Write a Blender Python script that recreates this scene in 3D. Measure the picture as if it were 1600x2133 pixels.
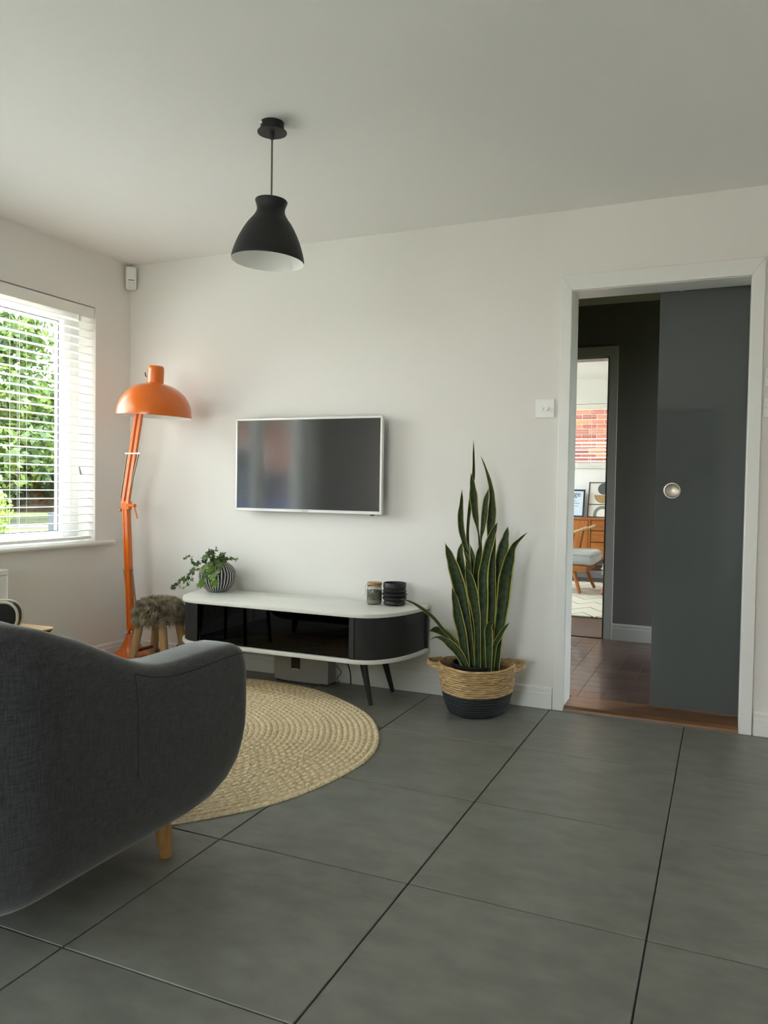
import bpy, bmesh, math, random
from mathutils import Vector, Matrix

S = bpy.context.scene
COL = S.collection
for _o in list(bpy.data.objects):
    bpy.data.objects.remove(_o)
PI = math.pi

# ------------------------------------------------------------------ camera
# orientation solved from the photograph's vanishing points (1600 x 2133 frame)
RW = Matrix(((0.91501079, -0.02702931, 0.40252288),
             (0.40313159, 0.02293094, -0.91485469),
             (0.01549767, 0.9993716, 0.03187843)))
CAMP = Vector((3.41302, -3.79898, 1.075))
FPX = 1615.79
cd = bpy.data.cameras.new('camera'); cam = bpy.data.objects.new('camera', cd); COL.objects.link(cam)
cam.matrix_world = Matrix.Translation(CAMP) @ RW.to_4x4()
cd.sensor_fit = 'HORIZONTAL'; cd.sensor_width = 36.0; cd.lens = FPX / 1600 * 36.0
cd.clip_start = 0.05; cd.clip_end = 300
S.camera = cam

def ray(px, py):
    return RW @ Vector((px - 800.0, -(py - 1066.5), -FPX))
def onp(px, py, axis, val):
    r = ray(px, py); return CAMP + r * ((val - CAMP[axis]) / r[axis])
def onY(px, py, y): return onp(px, py, 1, y)
def onX(px, py, x): return onp(px, py, 0, x)
def onZ(px, py, z): return onp(px, py, 2, z)

# ------------------------------------------------------------------ world, sun, exposure
w = bpy.data.worlds.new('daylight'); S.world = w; w.use_nodes = True
nt = w.node_tree; nt.nodes.clear()
wo = nt.nodes.new('ShaderNodeOutputWorld'); bgn = nt.nodes.new('ShaderNodeBackground')
tc = nt.nodes.new('ShaderNodeTexCoord'); sx = nt.nodes.new('ShaderNodeSeparateXYZ'); cr = nt.nodes.new('ShaderNodeValToRGB')
nt.links.new(tc.outputs['Generated'], sx.inputs[0]); nt.links.new(sx.outputs['Z'], cr.inputs[0])
cr.color_ramp.elements[0].position = 0.0; cr.color_ramp.elements[0].color = (0.98, 0.985, 0.99, 1)
cr.color_ramp.elements[1].position = 0.7; cr.color_ramp.elements[1].color = (0.84, 0.92, 1.0, 1)
nt.links.new(cr.outputs[0], bgn.inputs['Color']); nt.links.new(bgn.outputs[0], wo.inputs[0])
bgn.inputs['Strength'].default_value = 5.0

sd = bpy.data.lights.new('sun', 'SUN'); sd.energy = 6.0; sd.angle = math.radians(3); sd.color = (1.0, 0.95, 0.85)
sun = bpy.data.objects.new('sun', sd); COL.objects.link(sun)
sun.rotation_euler = Vector((-0.35, -0.60, -1.0)).to_track_quat('-Z', 'Y').to_euler()

S.view_settings.view_transform = 'Standard'; S.view_settings.look = 'None'
S.view_settings.gamma = 1.0; S.view_settings.use_curve_mapping = False
S.view_settings.exposure = 1.50
S.cycles.use_denoising = True
S.cycles.max_bounces = 14; S.cycles.diffuse_bounces = 8; S.cycles.glossy_bounces = 5
S.cycles.transparent_max_bounces = 16; S.cycles.transmission_bounces = 8
S.cycles.caustics_reflective = False; S.cycles.caustics_refractive = False
S.cycles.sample_clamp_indirect = 8.0

def portal(loc, direction, sxx, syy):
    l = bpy.data.lights.new('window_portal', 'AREA'); l.shape = 'RECTANGLE'; l.size = sxx; l.size_y = syy
    l.cycles.is_portal = True
    o = bpy.data.objects.new('window_portal', l); COL.objects.link(o); o.location = loc
    o.rotation_euler = Vector(direction).to_track_quat('-Z', 'Z').to_euler()

# ------------------------------------------------------------------ materials
def nd(t, kind, **kw):
    n = t.nodes.new(kind)
    for k, v in kw.items(): setattr(n, k, v)
    return n
def srgb(r, g, b):
    f = lambda c: (c / 255 / 12.92) if c / 255 <= 0.04045 else ((c / 255 + 0.055) / 1.055) ** 2.4
    return (f(r), f(g), f(b), 1)
MATS = {}
def mat(name, col, rough=0.5, metal=0.0, var=0.0, vscale=4.0, bump=0.0, bscale=60.0, stretch=None, spec=0.5,
        coat=0.0, detail=4.0, col2=None, bdist=0.002):
    if name in MATS: return MATS[name]
    m = bpy.data.materials.new(name); m.use_nodes = True; t = m.node_tree
    b = t.nodes['Principled BSDF']
    b.inputs['Base Color'].default_value = col; b.inputs['Roughness'].default_value = rough
    b.inputs['Metallic'].default_value = metal; b.inputs['Specular IOR Level'].default_value = spec
    b.inputs['Coat Weight'].default_value = coat; b.inputs['Coat Roughness'].default_value = 0.08
    co = nd(t, 'ShaderNodeTexCoord'); src = co.outputs['Object']
    if stretch:
        mp = nd(t, 'ShaderNodeMapping'); mp.inputs['Scale'].default_value = stretch
        t.links.new(src, mp.inputs[0]); src = mp.outputs[0]
    if var or col2:
        n = nd(t, 'ShaderNodeTexNoise'); n.inputs['Scale'].default_value = vscale; n.inputs['Detail'].default_value = detail
        t.links.new(src, n.inputs['Vector'])
        mx = nd(t, 'ShaderNodeMix', data_type='RGBA')
        if col2 is None:
            a = tuple(c * (1 - var) for c in col[:3]) + (1,); c2 = tuple(min(1, c * (1 + var)) for c in col[:3]) + (1,)
        else: a, c2 = col, col2
        rp = nd(t, 'ShaderNodeValToRGB'); rp.color_ramp.elements[0].position = 0.36; rp.color_ramp.elements[1].position = 0.64
        rp.color_ramp.elements[0].color = a; rp.color_ramp.elements[1].color = c2
        t.links.new(n.outputs['Fac'], rp.inputs[0]); t.links.new(rp.outputs[0], b.inputs['Base Color'])
    if bump:
        n2 = nd(t, 'ShaderNodeTexNoise'); n2.inputs['Scale'].default_value = bscale; n2.inputs['Detail'].default_value = 5
        t.links.new(src, n2.inputs['Vector'])
        bp = nd(t, 'ShaderNodeBump'); bp.inputs['Strength'].default_value = bump; bp.inputs['Distance'].default_value = bdist
        t.links.new(n2.outputs['Fac'], bp.inputs['Height']); t.links.new(bp.outputs[0], b.inputs['Normal'])
    MATS[name] = m; return m

M_WALL = mat('wall_paint', (0.81, 0.79, 0.765, 1), 0.72, var=0.012, vscale=1.1, bump=0.12, bscale=220, spec=0.25)
M_CEIL = mat('ceiling_paint', (0.82, 0.81, 0.795, 1), 0.8, bump=0.1, bscale=150, spec=0.2)
M_TRIM = mat('white_gloss_trim', (0.80, 0.80, 0.78, 1), 0.32, bump=0.04, bscale=30)
M_UPVC = mat('white_upvc', (0.86, 0.86, 0.85, 1), 0.3)
M_SLAT = mat('white_slat', (0.87, 0.86, 0.83, 1), 0.45)
M_GROUT = mat('dark_grout', (0.035, 0.036, 0.034, 1), 0.9)
M_TILE = mat('slate_tile', srgb(114, 115, 109), 0.36, var=0.11, vscale=9.0, bump=0.5, bscale=16, stretch=(1, 1.7, 1), detail=10, bdist=0.003, spec=0.45)
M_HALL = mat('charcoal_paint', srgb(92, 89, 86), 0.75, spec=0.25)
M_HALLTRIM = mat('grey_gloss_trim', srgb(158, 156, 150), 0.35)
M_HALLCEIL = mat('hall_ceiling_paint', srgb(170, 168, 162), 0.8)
M_BLACK = mat('matt_black_metal', (0.010, 0.010, 0.011, 1), 0.48, spec=0.35)
M_BLACKWOOD = mat('black_wood', (0.012, 0.0125, 0.014, 1), 0.5, bump=0.15, bscale=40, stretch=(6, 6, 0.5))
M_ORANGE = mat('orange_lacquer', srgb(220, 106, 8), 0.25, coat=0.35)
M_WHITEIN = mat('white_enamel', (0.90, 0.90, 0.88, 1), 0.4)
M_STEEL = mat('brushed_steel', (0.55, 0.54, 0.51, 1), 0.28, metal=1.0)
M_WHITELAC = mat('white_lacquer', (0.82, 0.82, 0.78, 1), 0.3)
M_FABRIC = None

def fabric(name, c1, c2, scale=260):
    m = bpy.data.materials.new(name); m.use_nodes = True; t = m.node_tree; b = t.nodes['Principled BSDF']
    b.inputs['Roughness'].default_value = 0.95; b.inputs['Specular IOR Level'].default_value = 0.15
    b.inputs['Sheen Weight'].default_value = 0.5; b.inputs['Sheen Roughness'].default_value = 0.5
    co = nd(t, 'ShaderNodeTexCoord'); fac = []
    for st in ((0.12, 0.12, 1), (1, 1, 0.12)):
        mp = nd(t, 'ShaderNodeMapping'); mp.inputs['Scale'].default_value = st; t.links.new(co.outputs['Object'], mp.inputs[0])
        n = nd(t, 'ShaderNodeTexNoise'); n.inputs['Scale'].default_value = scale; n.inputs['Detail'].default_value = 3
        t.links.new(mp.outputs[0], n.inputs['Vector']); fac.append(n.outputs['Fac'])
    ad = nd(t, 'ShaderNodeMath', operation='ADD'); t.links.new(fac[0], ad.inputs[0]); t.links.new(fac[1], ad.inputs[1])
    rp = nd(t, 'ShaderNodeValToRGB'); rp.color_ramp.elements[0].position = 0.38; rp.color_ramp.elements[1].position = 0.64
    hf = nd(t, 'ShaderNodeMath', operation='MULTIPLY'); hf.inputs[1].default_value = 0.5
    t.links.new(ad.outputs[0], hf.inputs[0]); t.links.new(hf.outputs[0], rp.inputs[0])
    rp.color_ramp.elements[0].color = c1; rp.color_ramp.elements[1].color = c2
    t.links.new(rp.outputs[0], b.inputs['Base Color'])
    bp = nd(t, 'ShaderNodeBump'); bp.inputs['Strength'].default_value = 0.35; bp.inputs['Distance'].default_value = 0.001
    t.links.new(hf.outputs[0], bp.inputs['Height']); t.links.new(bp.outputs[0], b.inputs['Normal'])
    return m
M_FABRIC = fabric('charcoal_weave', srgb(36, 36, 39), srgb(62, 62, 66))
M_GREYFAB = fabric('pale_grey_weave', srgb(165, 168, 170), srgb(190, 192, 194))

def wood(name, c1, c2, rough=0.4, scale=9, axis=2, coat=0.0):
    m = bpy.data.materials.new(name); m.use_nodes = True; t = m.node_tree; b = t.nodes['Principled BSDF']
    b.inputs['Roughness'].default_value = rough; b.inputs['Coat Weight'].default_value = coat
    co = nd(t, 'ShaderNodeTexCoord'); mp = nd(t, 'ShaderNodeMapping')
    st = [6.0, 6.0, 6.0]; st[axis] = 0.5; mp.inputs['Scale'].default_value = st
    t.links.new(co.outputs['Object'], mp.inputs[0])
    n = nd(t, 'ShaderNodeTexNoise'); n.inputs['Scale'].default_value = scale; n.inputs['Detail'].default_value = 6; n.inputs['Distortion'].default_value = 0.6
    t.links.new(mp.outputs[0], n.inputs['Vector'])
    oi = nd(t, 'ShaderNodeObjectInfo'); ad = nd(t, 'ShaderNodeMath', operation='MULTIPLY_ADD'); ad.inputs[1].default_value = 0.34; ad.inputs[2].default_value = -0.17
    t.links.new(oi.outputs['Random'], ad.inputs[0])
    ad2 = nd(t, 'ShaderNodeMath', operation='ADD'); t.links.new(ad.outputs[0], ad2.inputs[0]); t.links.new(n.outputs['Fac'], ad2.inputs[1])
    rp = nd(t, 'ShaderNodeValToRGB'); rp.color_ramp.elements[0].position = 0.3; rp.color_ramp.elements[1].position = 0.7
    rp.color_ramp.elements[0].color = c1; rp.color_ramp.elements[1].color = c2
    t.links.new(ad2.outputs[0], rp.inputs[0]); t.links.new(rp.outputs[0], b.inputs['Base Color'])
    return m
M_OAK = wood('pale_oak', srgb(150, 108, 62), srgb(182, 138, 88), 0.4)
M_RAW = wood('raw_beech', srgb(176, 140, 98), srgb(202, 170, 128), 0.6)
M_TEAK = wood('teak', srgb(142, 84, 36), srgb(172, 108, 52), 0.35, axis=0)
M_TEAKV = wood('teak_upright', srgb(142, 84, 36), srgb(172, 108, 52), 0.35, axis=2)
M_PARQ = wood('dark_parquet', srgb(62, 42, 37), srgb(94, 68, 60), 0.30, axis=0, scale=14, coat=0.25)
M_PARQ2 = wood('dark_parquet_cross', srgb(58, 40, 35), srgb(90, 64, 56), 0.30, axis=1, scale=14, coat=0.25)
M_THRESH = wood('threshold_oak', srgb(92, 60, 36), srgb(130, 88, 54), 0.35, axis=0, coat=0.2)

def thin_glass(name, tint=(1, 1, 1, 1), rough=0.0):
    m = bpy.data.materials.new(name); m.use_nodes = True; t = m.node_tree; t.nodes.clear()
    o = nd(t, 'ShaderNodeOutputMaterial'); tr = nd(t, 'ShaderNodeBsdfTransparent'); g = nd(t, 'ShaderNodeBsdfGlossy')
    fr = nd(t, 'ShaderNodeFresnel'); fr.inputs['IOR'].default_value = 1.45; mx = nd(t, 'ShaderNodeMixShader')
    tr.inputs['Color'].default_value = tint; g.inputs['Roughness'].default_value = rough
    ge = nd(t, 'ShaderNodeNewGeometry'); iv = nd(t, 'ShaderNodeMath', operation='SUBTRACT'); iv.inputs[0].default_value = 1.0; t.links.new(ge.outputs['Backfacing'], iv.inputs[1])
    ml = nd(t, 'ShaderNodeMath', operation='MULTIPLY'); t.links.new(fr.outputs[0], ml.inputs[0]); t.links.new(iv.outputs[0], ml.inputs[1])   # only the outer surface mirrors: no total reflection inside the sheet
    t.links.new(ml.outputs[0], mx.inputs[0]); t.links.new(tr.outputs[0], mx.inputs[1]); t.links.new(g.outputs[0], mx.inputs[2])
    t.links.new(mx.outputs[0], o.inputs[0]); return m
M_GLASS = thin_glass('window_glass', (0.93, 0.96, 0.95, 1))
M_SMOKE = thin_glass('smoked_black_glass', (0.05, 0.05, 0.055, 1), 0.02)
M_JARGLASS = thin_glass('jar_glass', (0.85, 0.86, 0.83, 1), 0.02)

def frosted():
    m = bpy.data.materials.new('grey_frosted_glass'); m.use_nodes = True; t = m.node_tree; t.nodes.clear()
    o = nd(t, 'ShaderNodeOutputMaterial'); d = nd(t, 'ShaderNodeBsdfDiffuse'); tl = nd(t, 'ShaderNodeBsdfTranslucent')
    d.inputs['Color'].default_value = srgb(104, 109, 109); tl.inputs['Color'].default_value = srgb(126, 133, 133)
    mx = nd(t, 'ShaderNodeMixShader'); mx.inputs[0].default_value = 0.35
    g = nd(t, 'ShaderNodeBsdfGlossy'); g.inputs['Roughness'].default_value = 0.04; fr = nd(t, 'ShaderNodeFresnel'); fr.inputs['IOR'].default_value = 1.5
    m2 = nd(t, 'ShaderNodeMixShader')
    t.links.new(d.outputs[0], mx.inputs[1]); t.links.new(tl.outputs[0], mx.inputs[2])
    t.links.new(fr.outputs[0], m2.inputs[0]); t.links.new(mx.outputs[0], m2.inputs[1]); t.links.new(g.outputs[0], m2.inputs[2])
    t.links.new(m2.outputs[0], o.inputs[0]); return m
M_FROST = frosted()

# ------------------------------------------------------------------ builders (vertices are given in world coordinates)
def worg(p):
    o = Vector((0, 0, 0))
    while p is not None:
        o += p.location; p = p.parent
    return o
def tag(o, label=None, cat=None, group=None, kind=None):
    if label: o['label'] = label
    if cat: o['category'] = cat
    if group: o['group'] = group
    if kind: o['kind'] = kind
    return o
def thing(name, label, cat, loc, group=None, kind=None):
    o = bpy.data.objects.new(name, None); COL.objects.link(o); o.location = loc; o.empty_display_size = 0.1
    return tag(o, label, cat, group, kind)
def mk(name, verts, faces, m, parent=None, smooth=False, uvs=None, loc=None):
    """one mesh object from world-space vertices"""
    verts = [Vector(v) for v in verts]
    org = worg(parent)
    if parent is None:
        if loc is None:
            xs = [v.x for v in verts]; ys = [v.y for v in verts]; zs = [v.z for v in verts]
            loc = ((min(xs) + max(xs)) / 2, (min(ys) + max(ys)) / 2, min(zs))
        org = Vector(loc)
    me = bpy.data.meshes.new(name)
    me.from_pydata([v - org for v in verts], [], faces)
    if smooth: me.polygons.foreach_set('use_smooth', [True] * len(me.polygons))
    if uvs:
        ul = me.uv_layers.new(name='UVMap')
        for l in me.loops: ul.data[l.index].uv = uvs[l.vertex_index]
    me.update()
    if m: me.materials.append(m)
    o = bpy.data.objects.new(name, me); COL.objects.link(o)
    if parent is None: o.location = org
    else: o.parent = parent
    return o
def from_bm(name, bm, m, parent=None, smooth=False, loc=None):
    bm.verts.ensure_lookup_table(); bm.normal_update()
    vs = [v.co.copy() for v in bm.verts]; bm.verts.index_update()
    fs = [[v.index for v in f.verts] for f in bm.faces]; bm.free()
    return mk(name, vs, fs, m, parent, smooth, None, loc)
def autosmooth(o, ang=35):
    me = o.data
    for p in me.polygons: p.use_smooth = True
    bm = bmesh.new(); bm.from_mesh(me)
    for e in bm.edges:
        if len(e.link_faces) == 2 and e.calc_face_angle(0) > math.radians(ang): e.smooth = False
    bm.to_mesh(me); bm.free(); return o
def boxbm(x0, x1, y0, y1, z0, z1, bev=0.0, seg=2, bm=None):
    b = bmesh.new()
    vs = [b.verts.new(p) for p in ((x0, y0, z0), (x1, y0, z0), (x1, y1, z0), (x0, y1, z0), (x0, y0, z1), (x1, y0, z1), (x1, y1, z1), (x0, y1, z1))]
    for f in ((3, 2, 1, 0), (4, 5, 6, 7), (0, 1, 5, 4), (1, 2, 6, 5), (2, 3, 7, 6), (3, 0, 4, 7)): b.faces.new([vs[i] for i in f])
    if bev: bmesh.ops.bevel(b, geom=b.edges[:], offset=bev, segments=seg, affect='EDGES', profile=0.5)
    if bm is not None:
        me = bpy.data.meshes.new('tmp'); b.to_mesh(me); b.free(); bm.from_mesh(me); bpy.data.meshes.remove(me); return bm
    return b
def box(name, x0, x1, y0, y1, z0, z1, m, parent=None, bev=0.0, seg=2):
    o = from_bm(name, boxbm(min(x0, x1), max(x0, x1), min(y0, y1), max(y0, y1), z0, z1, bev, seg), m, parent)
    return autosmooth(o, 24) if (bev and seg > 2) else o
def lathe(name, prof, c, m, parent=None, seg=48, ang=35, cap=False, fn=None):
    """prof = [(r, z)] turned about the vertical axis through c"""
    vs, fs = [], []; n = len(prof)
    for i in range(seg):
        a = 2 * PI * i / seg
        for (r, z) in prof:
            p = Vector((c[0] + r * math.cos(a), c[1] + r * math.sin(a), c[2] + z)); vs.append(fn(p, a) if fn else p)
    for i in range(seg):
        j = (i + 1) % seg
        for k in range(n - 1): fs.append((i * n + k, j * n + k, j * n + k + 1, i * n + k + 1))
    if cap:
        fs.append([i * n for i in range(seg)][::-1]); fs.append([i * n + n - 1 for i in range(seg)])
    bm = bmesh.new()
    bv = [bm.verts.new(v) for v in vs]
    for f in fs:
        try: bm.faces.new([bv[i] for i in f])
        except ValueError: pass
    bmesh.ops.remove_doubles(bm, verts=bm.verts[:], dist=1e-5)
    return autosmooth(from_bm(name, bm, m, parent), ang)
def frames(pts):
    T = []
    for i in range(len(pts)):
        a = pts[max(0, i - 1)]; b = pts[min(len(pts) - 1, i + 1)]; T.append((b - a).normalized())
    up = Vector((0, 0, 1)) if abs(T[0].z) < 0.9 else Vector((1, 0, 0))
    N = []; n = (up - T[0] * up.dot(T[0])).normalized()
    for t in T:
        n = n - t * n.dot(t)
        n = n.normalized(); N.append(n.copy())
    return T, N
def tubedata(pts, rad, seg=8, caps=True):
    pts = [Vector(p) for p in pts]; T, N = frames(pts); vs, fs = [], []
    for i, p in enumerate(pts):
        b = T[i].cross(N[i]); r = rad[i] if isinstance(rad, (list, tuple)) else rad
        for k in range(seg):
            a = 2 * PI * k / seg; vs.append(p + N[i] * (r * math.cos(a)) + b * (r * math.sin(a)))
    for i in range(len(pts) - 1):
        for k in range(seg):
            l = (k + 1) % seg; fs.append((i * seg + k, i * seg + l, (i + 1) * seg + l, (i + 1) * seg + k))
    if caps:
        fs.append(list(range(seg))[::-1]); fs.append([(len(pts) - 1) * seg + k for k in range(seg)])
    return vs, fs
def tube(name, pts, rad, m, parent=None, seg=10):
    vs, fs = tubedata(pts, rad, seg); o = mk(name, vs, fs, m, parent); return autosmooth(o, 50)
def spline(P, n=8):
    P = [Vector(p) for p in P]; out = []
    for i in range(len(P) - 1):
        a = P[max(0, i - 1)]; b = P[i]; c = P[i + 1]; d = P[min(len(P) - 1, i + 2)]
        for k in range(n):
            t = k / n
            out.append(0.5 * ((2 * b) + (c - a) * t + (2 * a - 5 * b + 4 * c - d) * t * t + (3 * b - a - 3 * c + d) * t ** 3))
    out.append(P[-1].copy()); return out
def interp(x, T):
    if x <= T[0][0]: return T[0][1]
    for (a, va), (b, vb) in zip(T, T[1:]):
        if x <= b: return va + (vb - va) * (x - a) / (b - a)
    return T[-1][1]
def prism(name, poly, z0, z1, m, parent=None, bev=0.0, seg=2, ang=35):
    b = bmesh.new(); lo = [b.verts.new((x, y, z0)) for x, y in poly]; f = b.faces.new(lo)
    r = bmesh.ops.extrude_face_region(b, geom=[f])
    for v in r['geom']:
        if isinstance(v, bmesh.types.BMVert): v.co.z = z1
    bmesh.ops.recalc_face_normals(b, faces=b.faces[:])
    if bev:
        es = [e for e in b.edges if abs(e.verts[0].co.z - e.verts[1].co.z) < 1e-6]
        bmesh.ops.bevel(b, geom=es, offset=bev, segments=seg, affect='EDGES', profile=0.5)
    return autosmooth(from_bm(name, b, m, parent), ang)
def wallbox(parent, name, boxes, m, pieces=None):
    """a wall as one mesh of abutting boxes"""
    bm = bmesh.new()
    for b in boxes: boxbm(*b, bm=bm)
    return tag(from_bm(name, bm, m, parent), kind='structure')
def bar(name, a, b, wdt, thk, m, parent, side=(0, 1, 0), bev=0.0):
    """straight square bar from a to b"""
    a = Vector(a); b = Vector(b); t = (b - a).normalized(); s = Vector(side); s = (s - t * s.dot(t)).normalized(); n = t.cross(s)
    vs = []
    for p in (a, b):
        for (u, v) in ((-1, -1), (1, -1), (1, 1), (-1, 1)): vs.append(p + s * (u * wdt / 2) + n * (v * thk / 2))
    return mk(name, vs, [(3, 2, 1, 0), (4, 5, 6, 7), (0, 1, 5, 4), (1, 2, 6, 5), (2, 3, 7, 6), (3, 0, 4, 7)], m, parent)
def rod(name, a, b, r, m, parent, seg=10, r2=None):
    return tube(name, [a, b], [r, r2 if r2 is not None else r], m, parent, seg)

# ------------------------------------------------------------------ the room shell
ZC = 2.418
WT = 0.16                       # TV wall thickness
RX1, RY0 = 4.70, -6.30
DX0, DX1, DZ = 2.715, 3.500, 2.036      # doorway in the TV wall
WY0, WY1, WZ0, WZ1 = -2.62, -0.288, 0.728, 2.102     # window in the left wall

# floor: grout bed, each tile a piece
floor = tag(box('floor', -0.30, RX1 + 0.2, RY0 - 0.2, 0.0, -0.12, -0.004, M_GROUT), kind='structure')
TX, TY, TG = 2.652, -1.868, 0.0045
PXT, PYT = 0.6157, 0.6120
def tile_mesh(name, x0, x1, y0, y1):
    return box(name, x0, x1, y0, y1, -0.012, 0.0, M_TILE, floor, 0.0015, 1)
base_tile = None
for i in range(-5, 5):
    for j in range(-8, 4):
        x0 = TX + i * PXT + TG / 2; x1 = TX + (i + 1) * PXT - TG / 2; y0 = TY + j * PYT + TG / 2; y1 = TY + (j + 1) * PYT - TG / 2
        cx0, cx1, cy0, cy1 = max(x0, 0.0), min(x1, RX1), max(y0, RY0), min(y1, 0.0)
        if cx1 - cx0 < 0.01 or cy1 - cy0 < 0.01: continue
        full = (cx1 - cx0 > PXT - 0.01) and (cy1 - cy0 > PYT - 0.01)
        if full and base_tile is not None:
            o = bpy.data.objects.new('tile', base_tile.data); COL.objects.link(o); o.parent = floor
            o.location = base_tile.location + Vector((x0 - base_xy[0], y0 - base_xy[1], 0))
        else:
            o = tile_mesh('tile', cx0, cx1, cy0, cy1)
            if full: base_tile = o; base_xy = (x0, y0)

# per-tile pattern offset, so that tiles do not repeat
t = M_TILE.node_tree
for n in [n for n in t.nodes if n.type == 'MAPPING']:
    oi = nd(t, 'ShaderNodeObjectInfo'); ml = nd(t, 'ShaderNodeMath', operation='MULTIPLY'); ml.inputs[1].default_value = 37.0
    cb = nd(t, 'ShaderNodeCombineXYZ'); t.links.new(oi.outputs['Random'], ml.inputs[0])
    for k in range(3): t.links.new(ml.outputs[0], cb.inputs[k])
    t.links.new(cb.outputs[0], n.inputs['Location'])

ceiling = tag(box('ceiling', -0.30, RX1 + 0.2, RY0 - 0.2, WT, ZC, ZC + 0.15, M_CEIL), kind='structure')
wall_back = wallbox(None, 'wall_back', [(-0.30, DX0, 0, WT, 0, ZC), (DX1, RX1 + 0.2, 0, WT, 0, ZC), (DX0, DX1, 0, WT, DZ, ZC)], M_WALL)
LGY0, LGY1, LGZ1 = -6.05, -4.25, 2.15     # unseen tall side window, added to let in more daylight
wall_left = wallbox(None, 'wall_left', [(-0.30, 0, RY0, LGY0, 0, ZC), (-0.30, 0, LGY1, WY0, 0, ZC), (-0.30, 0, LGY0, LGY1, LGZ1, ZC), (-0.30, 0, WY1, 0, 0, ZC), (-0.30, 0, WY0, WY1, 0, WZ0), (-0.30, 0, WY0, WY1, WZ1, ZC)], M_WALL)
wall_right = wallbox(None, 'wall_right', [(RX1, RX1 + 0.2, RY0, 0, 0, ZC)], M_WALL)
GX0, GX1, GZ1 = 0.35, 2.45, 2.12      # unseen glazed doors in the rear wall, added for more daylight
wall_rear = wallbox(None, 'wall_rear', [(-0.30, GX0, RY0 - 0.2, RY0, 0, ZC), (GX1, RX1 + 0.2, RY0 - 0.2, RY0, 0, ZC), (GX0, GX1, RY0 - 0.2, RY0, GZ1, ZC)], M_WALL)

# glazed doors added behind the camera to brighten the room
d2 = thing('added_door_2', None, None, ((GX0 + GX1) / 2, RY0 - 0.1, 0), kind='structure')
fr = bmesh.new()
for xa, xb in ((GX0, GX0 + 0.07), (GX1 - 0.07, GX1), ((GX0 + GX1) / 2 - 0.06, (GX0 + GX1) / 2 + 0.06)): boxbm(xa, xb, RY0 - 0.14, RY0 - 0.07, 0, GZ1, bm=fr)
boxbm(GX0, GX1, RY0 - 0.14, RY0 - 0.07, 0, 0.08, bm=fr); boxbm(GX0, GX1, RY0 - 0.14, RY0 - 0.07, GZ1 - 0.07, GZ1, bm=fr)
from_bm('door_frame', fr, M_UPVC, d2)
for xa, xb in ((GX0 + 0.07, (GX0 + GX1) / 2 - 0.06), ((GX0 + GX1) / 2 + 0.06, GX1 - 0.07)):
    box('pane', xa, xb, RY0 - 0.108, RY0 - 0.102, 0.08, GZ1 - 0.07, M_GLASS, d2)
portal(((GX0 + GX1) / 2, RY0 - 0.22, GZ1 / 2), (0, 1, 0), GX1 - GX0, GZ1)

w4 = thing('added_window_4', None, None, (-0.15, (LGY0 + LGY1) / 2, 0), kind='structure')  # added out of view to raise the daylight indoors
fr = bmesh.new()
for ya, yb in ((LGY0, LGY0 + 0.07), (LGY1 - 0.07, LGY1)): boxbm(-0.20, -0.13, ya, yb, 0, LGZ1, bm=fr)
boxbm(-0.20, -0.13, LGY0, LGY1, 0, 0.08, bm=fr); boxbm(-0.20, -0.13, LGY0, LGY1, LGZ1 - 0.07, LGZ1, bm=fr)
from_bm('window_frame', fr, M_UPVC, w4)
box('pane', -0.168, -0.162, LGY0 + 0.07, LGY1 - 0.07, 0.08, LGZ1 - 0.07, M_GLASS, w4)
portal((-0.33, (LGY0 + LGY1) / 2, LGZ1 / 2), (1, 0, 0), LGY1 - LGY0, LGZ1)

d4 = thing('door_4', None, None, (2.94, RY0, 0), kind='structure')
M_DGREY = mat('dark_grey_door_paint', srgb(62, 64, 66), 0.5)
box('door_leaf', 2.56, 3.32, RY0, RY0 + 0.035, 0.005, 2.10, M_DGREY, d4, 0.003, 1)
for za, zb in ((0.18, 0.95), (1.08, 1.95)):
    for xa, xb in ((2.66, 2.90), (2.98, 3.22)): box('door_panel', xa, xb, RY0 + 0.035, RY0 + 0.041, za, zb, M_DGREY, d4, 0.003, 1)
rod('door_handle', (2.61, RY0 + 0.06, 1.0), (2.72, RY0 + 0.06, 1.0), 0.009, M_STEEL, d4, 10)
# skirting boards: plain board with a stepped, chamfered top
def skirting(name, a, b, nrm, z=0.0, h=0.105, m=M_TRIM):
    a = Vector((a[0], a[1], z)); b = Vector((b[0], b[1], z)); n = Vector((nrm[0], nrm[1], 0))
    prof = [(0, 0), (0.016, 0), (0.016, h - 0.032), (0.0135, h - 0.028), (0.0135, h - 0.008), (0.006, h), (0, h)]
    vs = [p + n * d + Vector((0, 0, zz)) for p in (a, b) for d, zz in prof]; k = len(prof)
    fs = [(i, (i + 1) % k, k + (i + 1) % k, k + i) for i in range(k)] + [list(range(k))[::-1], list(range(k, 2 * k))]
    return tag(mk(name, vs, fs, m), kind='structure')
skirting('baseboard_back', (0, 0), (2.660, 0), (0, -1))
skirting('baseboard_back_right', (3.552, 0), (RX1, 0), (0, -1))
skirting('baseboard_left', (0, LGY1), (0, 0), (1, 0))
skirting('baseboard_right', (RX1, RY0), (RX1, 0), (-1, 0))

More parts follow.
